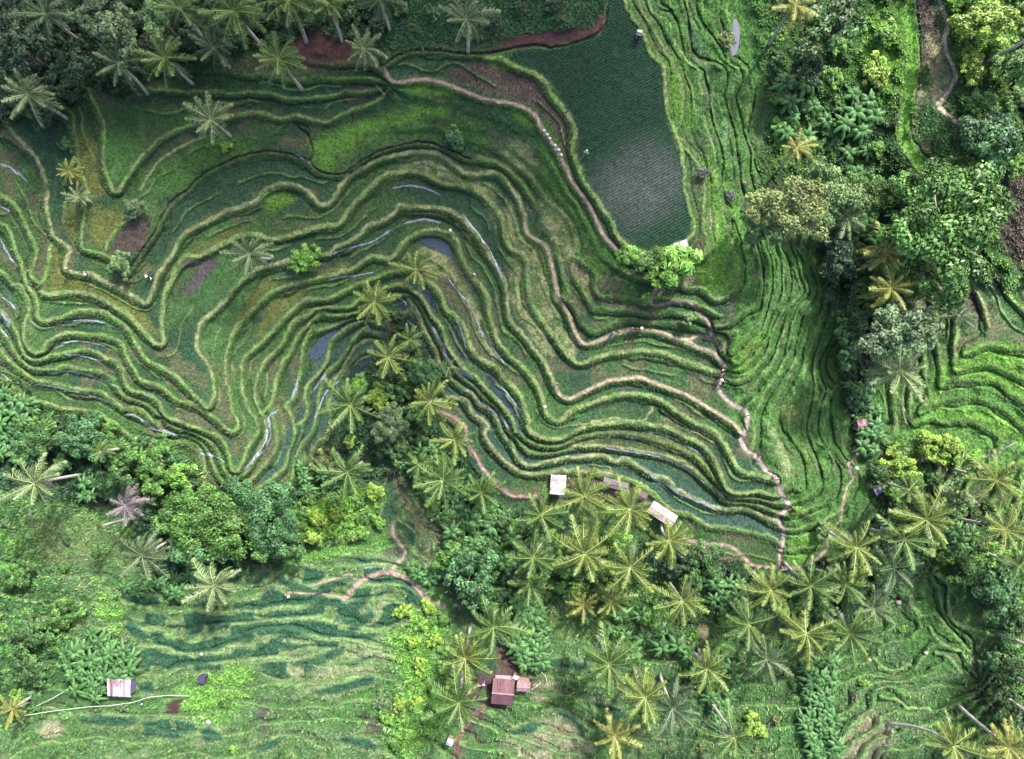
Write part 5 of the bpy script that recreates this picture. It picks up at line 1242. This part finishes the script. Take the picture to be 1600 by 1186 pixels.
# red cloth and washing in the yard
m = MBd(); vs = []; fs = []
for i in range(8):
    for j in range(6): vs.append((i*.2-.7, j*.18-.45+.04*math.sin(i*1.3), .12+.07*math.sin(i*1.9+j)))
for i in range(7):
    for j in range(5): fs.append((i*6+j, (i+1)*6+j, (i+1)*6+j+1, i*6+j+1))
m.add(vs, fs, (.62, .05, .14)); simple('red_cloth', m, MCL, 731, 1080, 'bright red cloth spread beside the palm trunk at the yard', 'cloth', (0, 0, R(45)))
def fence_line(pts, label, c=(.62, .58, .56)):
    q = [on_ground(*p) for p in pts]; b = q[0]; o = obj('bamboo_fence', None, loc=b); tag(o, label, 'fence')
    for a in q:
        m = MBd(); m.tube([Vector((0, 0, -.2)), Vector((0, 0, .9))], [.05, .045], 6, c); obj('post', m.mesh('post', MWD), o, a-b)
    m = MBd()
    for z in (.4, .75): m.tube([a-b+Vector((0, 0, z)) for a in q], [.04]*len(q), 6, c)
    obj('rail', m.mesh('rail', MWD), o)
fence_line([(846, 1048), (852, 1054), (854, 1062)], 'short white bamboo fence at the upper right of the yard')
fence_line([(831, 1075), (838, 1070), (844, 1065)], 'short white bamboo fence beside the pink roofed outbuilding')
fence_line([(741, 1073), (748, 1069), (756, 1070)], 'short pale bamboo fence left of the larger yard house')
def pipe(pts, label, h0=.5, r=.05, c=(.55, .60, .50), name='water_pipe'):
    q = [on_ground(*p)+Vector((0, 0, h0)) for p in pts]; b = q[0].copy(); b.z -= h0; m = MBd()
    m.tube([a-b for a in q], [r]*len(q), 7, c)
    for a in q[::2]: m.tube([a-b-Vector((0, 0, h0+.2)), a-b+Vector((0, 0, .06))], [.04, .035], 5, (.3, .25, .18))
    o = obj(name, m.mesh(name, MWD), None, b); tag(o, label, name.split('_')[-1])
pipe([(57, 1102), (72, 1095), (90, 1086), (112, 1073)], 'pale pipe running up to the banana clump at the lower left', .9)
pipe([(45, 1114), (90, 1107), (140, 1101), (175, 1099), (212, 1094), (235, 1086), (265, 1083), (300, 1084)], 'long pale pipe running below the patched tin roof', .9)
pipe([(255, 714), (275, 730), (292, 744), (309, 757)], 'thin white pole slanting through the scrub to the terrace foot', 1.5, .05, (.6, .6, .55), 'bamboo_pole')
pipe([(589, 134), (595, 141), (601, 148)], 'pale log laid across the bund below the brown paddy', .15, .1, (.55, .5, .42), 'log')
pipe([(530, 281), (538, 276), (546, 271)], 'pale log laid on the bund above the dark ditch end', .15, .08, (.55, .5, .45), 'log')

# tall bare and half bare trees
def bare(base, tip_uv, h, label, extra=()):
    b = on_ground(*base); z = b.z+h; x, y = unproj(tip_uv[0], tip_uv[1], z); t = Vector((x, y, z))-b
    o = obj('bare_tree', None, loc=b); tag(o, label, 'tree'); m = MBd(); c = (.50, .46, .43)
    m.tube([Vector((0, 0, -.2)), t*.35+Vector((.1, 0, .3)), t*.7+Vector((0, .1, .3)), t], [.2, .17, .12, .05], 8, c, True, .05); obj('trunk', m.mesh('trunk', MBK, True), o)
    g = random.Random(int(base[0]))
    for i in range(5):
        s_ = t*g.uniform(.45, .92); e = s_+Vector((g.uniform(-.4, 1)*2, g.uniform(-1, 1)*2, g.uniform(.4, 1.6))); m = MBd()
        m.tube([s_, s_.lerp(e, .5)+Vector((0, 0, .15)), e], [.06, .04, .015], 5, c); obj('branch', m.mesh('branch', MBK), o)
bare((1498, 735), (1590, 690), 9, 'leaning bare white tree over the bright terraces at the right edge')
bare((1492, 733), (1507, 706), 3, 'short bare sapling at the foot of the leaning white tree')
for (u, v, r, h, lb) in [(1640, 40, 40, 14, 'palm whose thick pale trunk crosses the top right edge'), (1662, 72, 36, 13, 'palm whose thin trunk shows at the right edge below the thick one'),
    (1650, 1030, 40, 14, 'palm off the right edge with a pale trunk above the magenta patch'), (1655, 1095, 36, 13, 'palm off the right edge with a pale trunk beside the magenta patch'), (1668, 1155, 38, 14, 'palm off the right edge with a double pale trunk at the bottom'),
    (157, 706, 17, 11, 'small crowned palm with a thin white trunk in the left belt'), (150, 825, 16, 11, 'small crowned palm with a thin white trunk above the left meadow')]:
    palm(u, v, r, 'green', h, lb)

# ------------------------------------------------------------------ people, tiny from up here
def skin_mesh(name, verts, edges, rad, mat, col_, root=0, sub=1):
    me = bpy.data.meshes.new(name+'_cage'); me.from_pydata([Vector(v) for v in verts], edges, []); o = bpy.data.objects.new(name, me); COL.objects.link(o)
    md = o.modifiers.new('s', 'SKIN'); sv = me.skin_vertices[0].data
    for i, r in enumerate(rad): sv[i].radius = (r, r) if np.ndim(r) == 0 else r
    sv[root].use_root = True
    o.modifiers.new('u', 'SUBSURF').levels = sub
    dg = bpy.context.evaluated_depsgraph_get(); dg.update()
    out_ = bpy.data.meshes.new_from_object(o.evaluated_get(dg)); out_.name = name
    bpy.data.objects.remove(o); bpy.data.meshes.remove(me)
    a = out_.color_attributes.new('tint', 'FLOAT_COLOR', 'POINT'); a.data.foreach_set('color', np.tile(np.array([*col_, 1], np.float32), len(out_.vertices)))
    out_.materials.clear(); out_.materials.append(mat)
    out_.polygons.foreach_set('use_smooth', np.ones(len(out_.polygons), bool)); return out_
MSK = mat_tint('skin', .6, noise=.05); SKINC = (.30, .17, .11)
_pp = {}
def person(u, v, rz, shirt, legs, head, label, st=.6, hat=None, group=None):
    key = (st,)
    if key not in _pp:
        V_ = [(0, 0, .95), (0, 0, 1.15), (0, 0, 1.38), (0, 0, 1.48), (0, .02, 1.58), (0, .03, 1.70), (0, .12, 1.60)]
        E_ = [(0, 1), (1, 2), (2, 3), (3, 4), (4, 5), (4, 6)]; Rr = [(.13, .10), (.13, .09), (.15, .09), (.055, .055), (.085, .095), (.07, .08), .02]
        SV = [(0, 0, .93), (0, 0, 1.15), (0, 0, 1.39)]; SE = [(0, 1), (1, 2)]; SR = [.155, .15, (.17, .11)]
        TV = [(0, 0, .97)]; TE = []; TR = [(.15, .12)]
        for s_ in (-1, 1):
            f = s_*st; k = len(V_)
            V_ += [(s_*.10, 0, .90), (s_*.11, .12+f*.16, .50), (s_*.11, f*.34, .09), (s_*.11, f*.34+.16, .04)]; E_ += [(0, k), (k, k+1), (k+1, k+2), (k+2, k+3)]; Rr += [.09, .06, .04, .035]
            k = len(V_); V_ += [(s_*.20, 0, 1.38), (s_*.27, -f*.12, 1.10), (s_*.25, -f*.26+.08, .87), (s_*.25, -f*.28+.11, .79)]; E_ += [(2, k), (k, k+1), (k+1, k+2), (k+2, k+3)]; Rr += [.055, .042, .032, .035]
            q = len(V_)
            for j, (dx, dy, dz_) in enumerate([(-.03, .03, -.07), (-.01, .045, -.08), (.01, .045, -.08), (.03, .03, -.07), (-.045*s_, .05, -.02)]):
                V_.append((s_*.25+dx*.9, -f*.28+.11+dy, .79+dz_)); E_.append((k+3, q+j)); Rr.append(.010)
            k = len(SV); SV += [(s_*.20, 0, 1.385), (s_*.26, -f*.08, 1.18)]; SE += [(2, k), (k, k+1)]; SR += [.072, .062]
            k = len(TV); TV += [(s_*.10, 0, .88), (s_*.11, .12+f*.16, .50), (s_*.11, .05+f*.30, .2)]; TE += [(0, k), (k, k+1), (k+1, k+2)]; TR += [.105, .08, .065]
        _pp[key] = ((V_, E_, Rr), (SV, SE, SR), (TV, TE, TR), skin_mesh('body', V_, E_, Rr, MSK, SKINC))
    A, B, T_, body = _pp[key]
    o = obj('person', body, None, on_ground(u, v), (0, 0, rz)); tag(o, label, 'person', group)
    def cached(n, d, c):
        kk = (n, st, c)
        if kk not in _pp: _pp[kk] = skin_mesh(n, *d, MCL, c)
        return _pp[kk]
    obj('shirt', cached('shirt', B, shirt), o); obj('trousers', cached('trousers', T_, legs), o)
    m = MBd()
    if hat: m.tube([Vector((0, .02, 1.70)), Vector((0, .02, 1.73)), Vector((0, .02, 1.84))], [.26, .2, .03], 16, hat); obj('hat', m.mesh('hat', MCL), o)
    else: ball(m, (0, .005, 1.67), .115, head, 6, 10, .95); obj('hair', m.mesh('hair', MCL, True), o)
W_ = (.62, .60, .60); BK = (.03, .03, .035); PK = (.72, .30, .38); BL = (.12, .18, .42); RD = (.5, .06, .07); TN = (.45, .38, .28)
HB = (.02, .016, .014)
PEO = [(137, 428, 1.2, W_, BK, None, 'person in a white top left one on the bund of the left spur'), (142, 431, 1.3, BK, BL, (.6, .55, .4), 'farmer in black with a straw hat on the bund of the left spur'), (107, 422, .3, W_, TN, None, 'person in white at the corner of the tan paddy'),
 (236, 434, .2, BK, BK, (.75, .7, .6), 'farmer in black with a pale hat beside the long left bund'), (241, 437, 1.8, W_, BK, None, 'person in white beside the farmer in the pale hat'),
 (685, 359, 2, W_, W_, None, 'person in all white on the bund above the crescent pond'), (705, 363, 1, W_, TN, (.8, .78, .7), 'farmer with a white hat right of the crescent pond'),
 (953, 524, -1.6, BL, BK, None, 'person in blue at the left end of the group on the tan path'), (956, 522, -1.5, W_, BK, None, 'person in white next to the blue one on the tan path'), (965, 520, 1.6, PK, BK, None, 'person in pink in the middle of the tan path group'),
 (986, 515, 1.5, W_, BL, None, 'person in white and blue right of the middle of the path group'), (993, 516, 1.4, RD, BK, None, 'person in red near the right end of the path group'), (1000, 514, -1.4, W_, TN, (.75, .7, .55), 'person in white with a hat at the right end of the path group'),
 (1128, 579, .2, W_, W_, None, 'upper person in white at the top of the pink stairway'), (1126, 585, .4, PK, BK, None, 'person in pink at the top of the pink stairway'), (1124, 594, 0, W_, PK, (.8, .76, .7), 'person with a white hat below the pink one on the stairway'), (1130, 597, 3, W_, BK, None, 'person in white and black at the first bend of the stairway'),
 (1164, 648, .4, W_, TN, None, 'person in white at the second bend of the stairway'), (1183, 714, .6, PK, BK, None, 'person in pink in the middle of the stairway'), (1207, 743, .5, W_, PK, None, 'person in white and pink where the stairway meets the long bund'), (1211, 747, .6, PK, W_, None, 'person in pink and white below the long bund on the stairway'),
 (1220, 884, 0, W_, PK, None, 'person in white at the foot of the stairway'), (1223, 881, 1, PK, BK, None, 'person in pink at the foot of the stairway'), (869, 600, 1, W_, TN, None, 'lone person in white at the bend of the tan bund'), (851, 635, .3, W_, BK, (.8, .75, .6), 'lone farmer with a pale hat on the bund in the terrace bend'),
 (449, 927, 1, W_, BK, None, 'person in white between the rice patches on the south slope'), (455, 928, 2, TN, BK, (.7, .65, .5), 'farmer in tan between the rice patches on the south slope'), (600, 900, 1, BL, BK, None, 'person in blue on the pink earth ridge'),
 (1340, 672, .5, W_, BK, None, 'person beside the tiny gorge hut'), (756, 1066, 0, W_, BL, None, 'person in white in the red earth yard'), (227, 1096, 1, W_, BK, None, 'person right of the patched tin roof')]
for i, (u, v, rz, s1, s2, ht, lb) in enumerate(PEO): person(u, v, rz, s1, s2, HB, lb, (.6, .2, .9)[i % 3], ht)

# ------------------------------------------------------------------ a cloud out of view, added to shade the top left
def shade_cloud():
    d = Vector((math.sin(AZ)*math.cos(EL), math.cos(AZ)*math.cos(EL), math.sin(EL)))
    m = MBd(); random.seed(5); tgt = Vector((-58, 60, 8)); cc = tgt+d*(430/math.sin(EL))
    for i in range(34):
        a = random.random()*6.28; r = random.random()**.5
        ball(m, (math.cos(a)*r*72, math.sin(a)*r*36, random.uniform(-5, 9)), random.uniform(13, 24), (.85, .85, .85), 8, 12, .55, .06)
    mt, N, L, b = nt('shade_cloud'); b.inputs['Base Color'].default_value = (.85, .85, .87, 1); b.inputs['Roughness'].default_value = 1
    tr = N.new('ShaderNodeBsdfTransparent'); mx = N.new('ShaderNodeMixShader'); mx.inputs[0].default_value = SHADE_CLOUD
    L.new(tr.outputs[0], mx.inputs[1]); L.new(b.outputs[0], mx.inputs[2]); L.new(mx.outputs[0], N['Material Output'].inputs[0])
    o = obj('shade_cloud', m.mesh('shade_cloud', mt, True), None, cc, (0, 0, R(-12))); tag(o, kind='stuff')
SHADE_CLOUD = .6
shade_cloud()
SUN, SUNANG, SKY, EXPO = 3.8, 3, .15, 1.03
# ------------------------------------------------------------------ camera, sun, sky
cam = bpy.data.cameras.new('camera'); co = link(bpy.data.objects.new('camera', cam))
co.location = (0, 0, HC); co.rotation_euler = (0, 0, 0)
cam.sensor_fit = 'HORIZONTAL'; cam.angle_x = 2*math.atan(800*S/HC); cam.clip_end = 3000
SC.camera = co
w = bpy.data.worlds.new('World'); SC.world = w; w.use_nodes = True
N = w.node_tree.nodes; L = w.node_tree.links
sky = N.new('ShaderNodeTexSky'); sky.sky_type = 'NISHITA'; sky.sun_disc = False; sky.sun_elevation = EL; sky.sun_rotation = AZ
sky.dust_density = 4; sky.air_density = 1.; sky.ozone_density = .4
L.new(sky.outputs[0], N['Background'].inputs[0]); N['Background'].inputs[1].default_value = SKY
sd = bpy.data.lights.new('sun', 'SUN'); sd.energy = SUN; sd.angle = R(SUNANG); sd.color = (1, .97, .92)
so = link(bpy.data.objects.new('sun', sd))
d = Vector((math.sin(AZ)*math.cos(EL), math.cos(AZ)*math.cos(EL), math.sin(EL)))
so.rotation_euler = d.to_track_quat('Z', 'Y').to_euler(); so.location = d*400
SC.view_settings.view_transform = 'Standard'; SC.view_settings.look = 'None'; SC.view_settings.gamma = 1
SC.view_settings.exposure = EXPO
SC.cycles.max_bounces = 6; SC.cycles.diffuse_bounces = 3; SC.cycles.glossy_bounces = 2; SC.cycles.transmission_bounces = 2; SC.cycles.transparent_max_bounces = 10
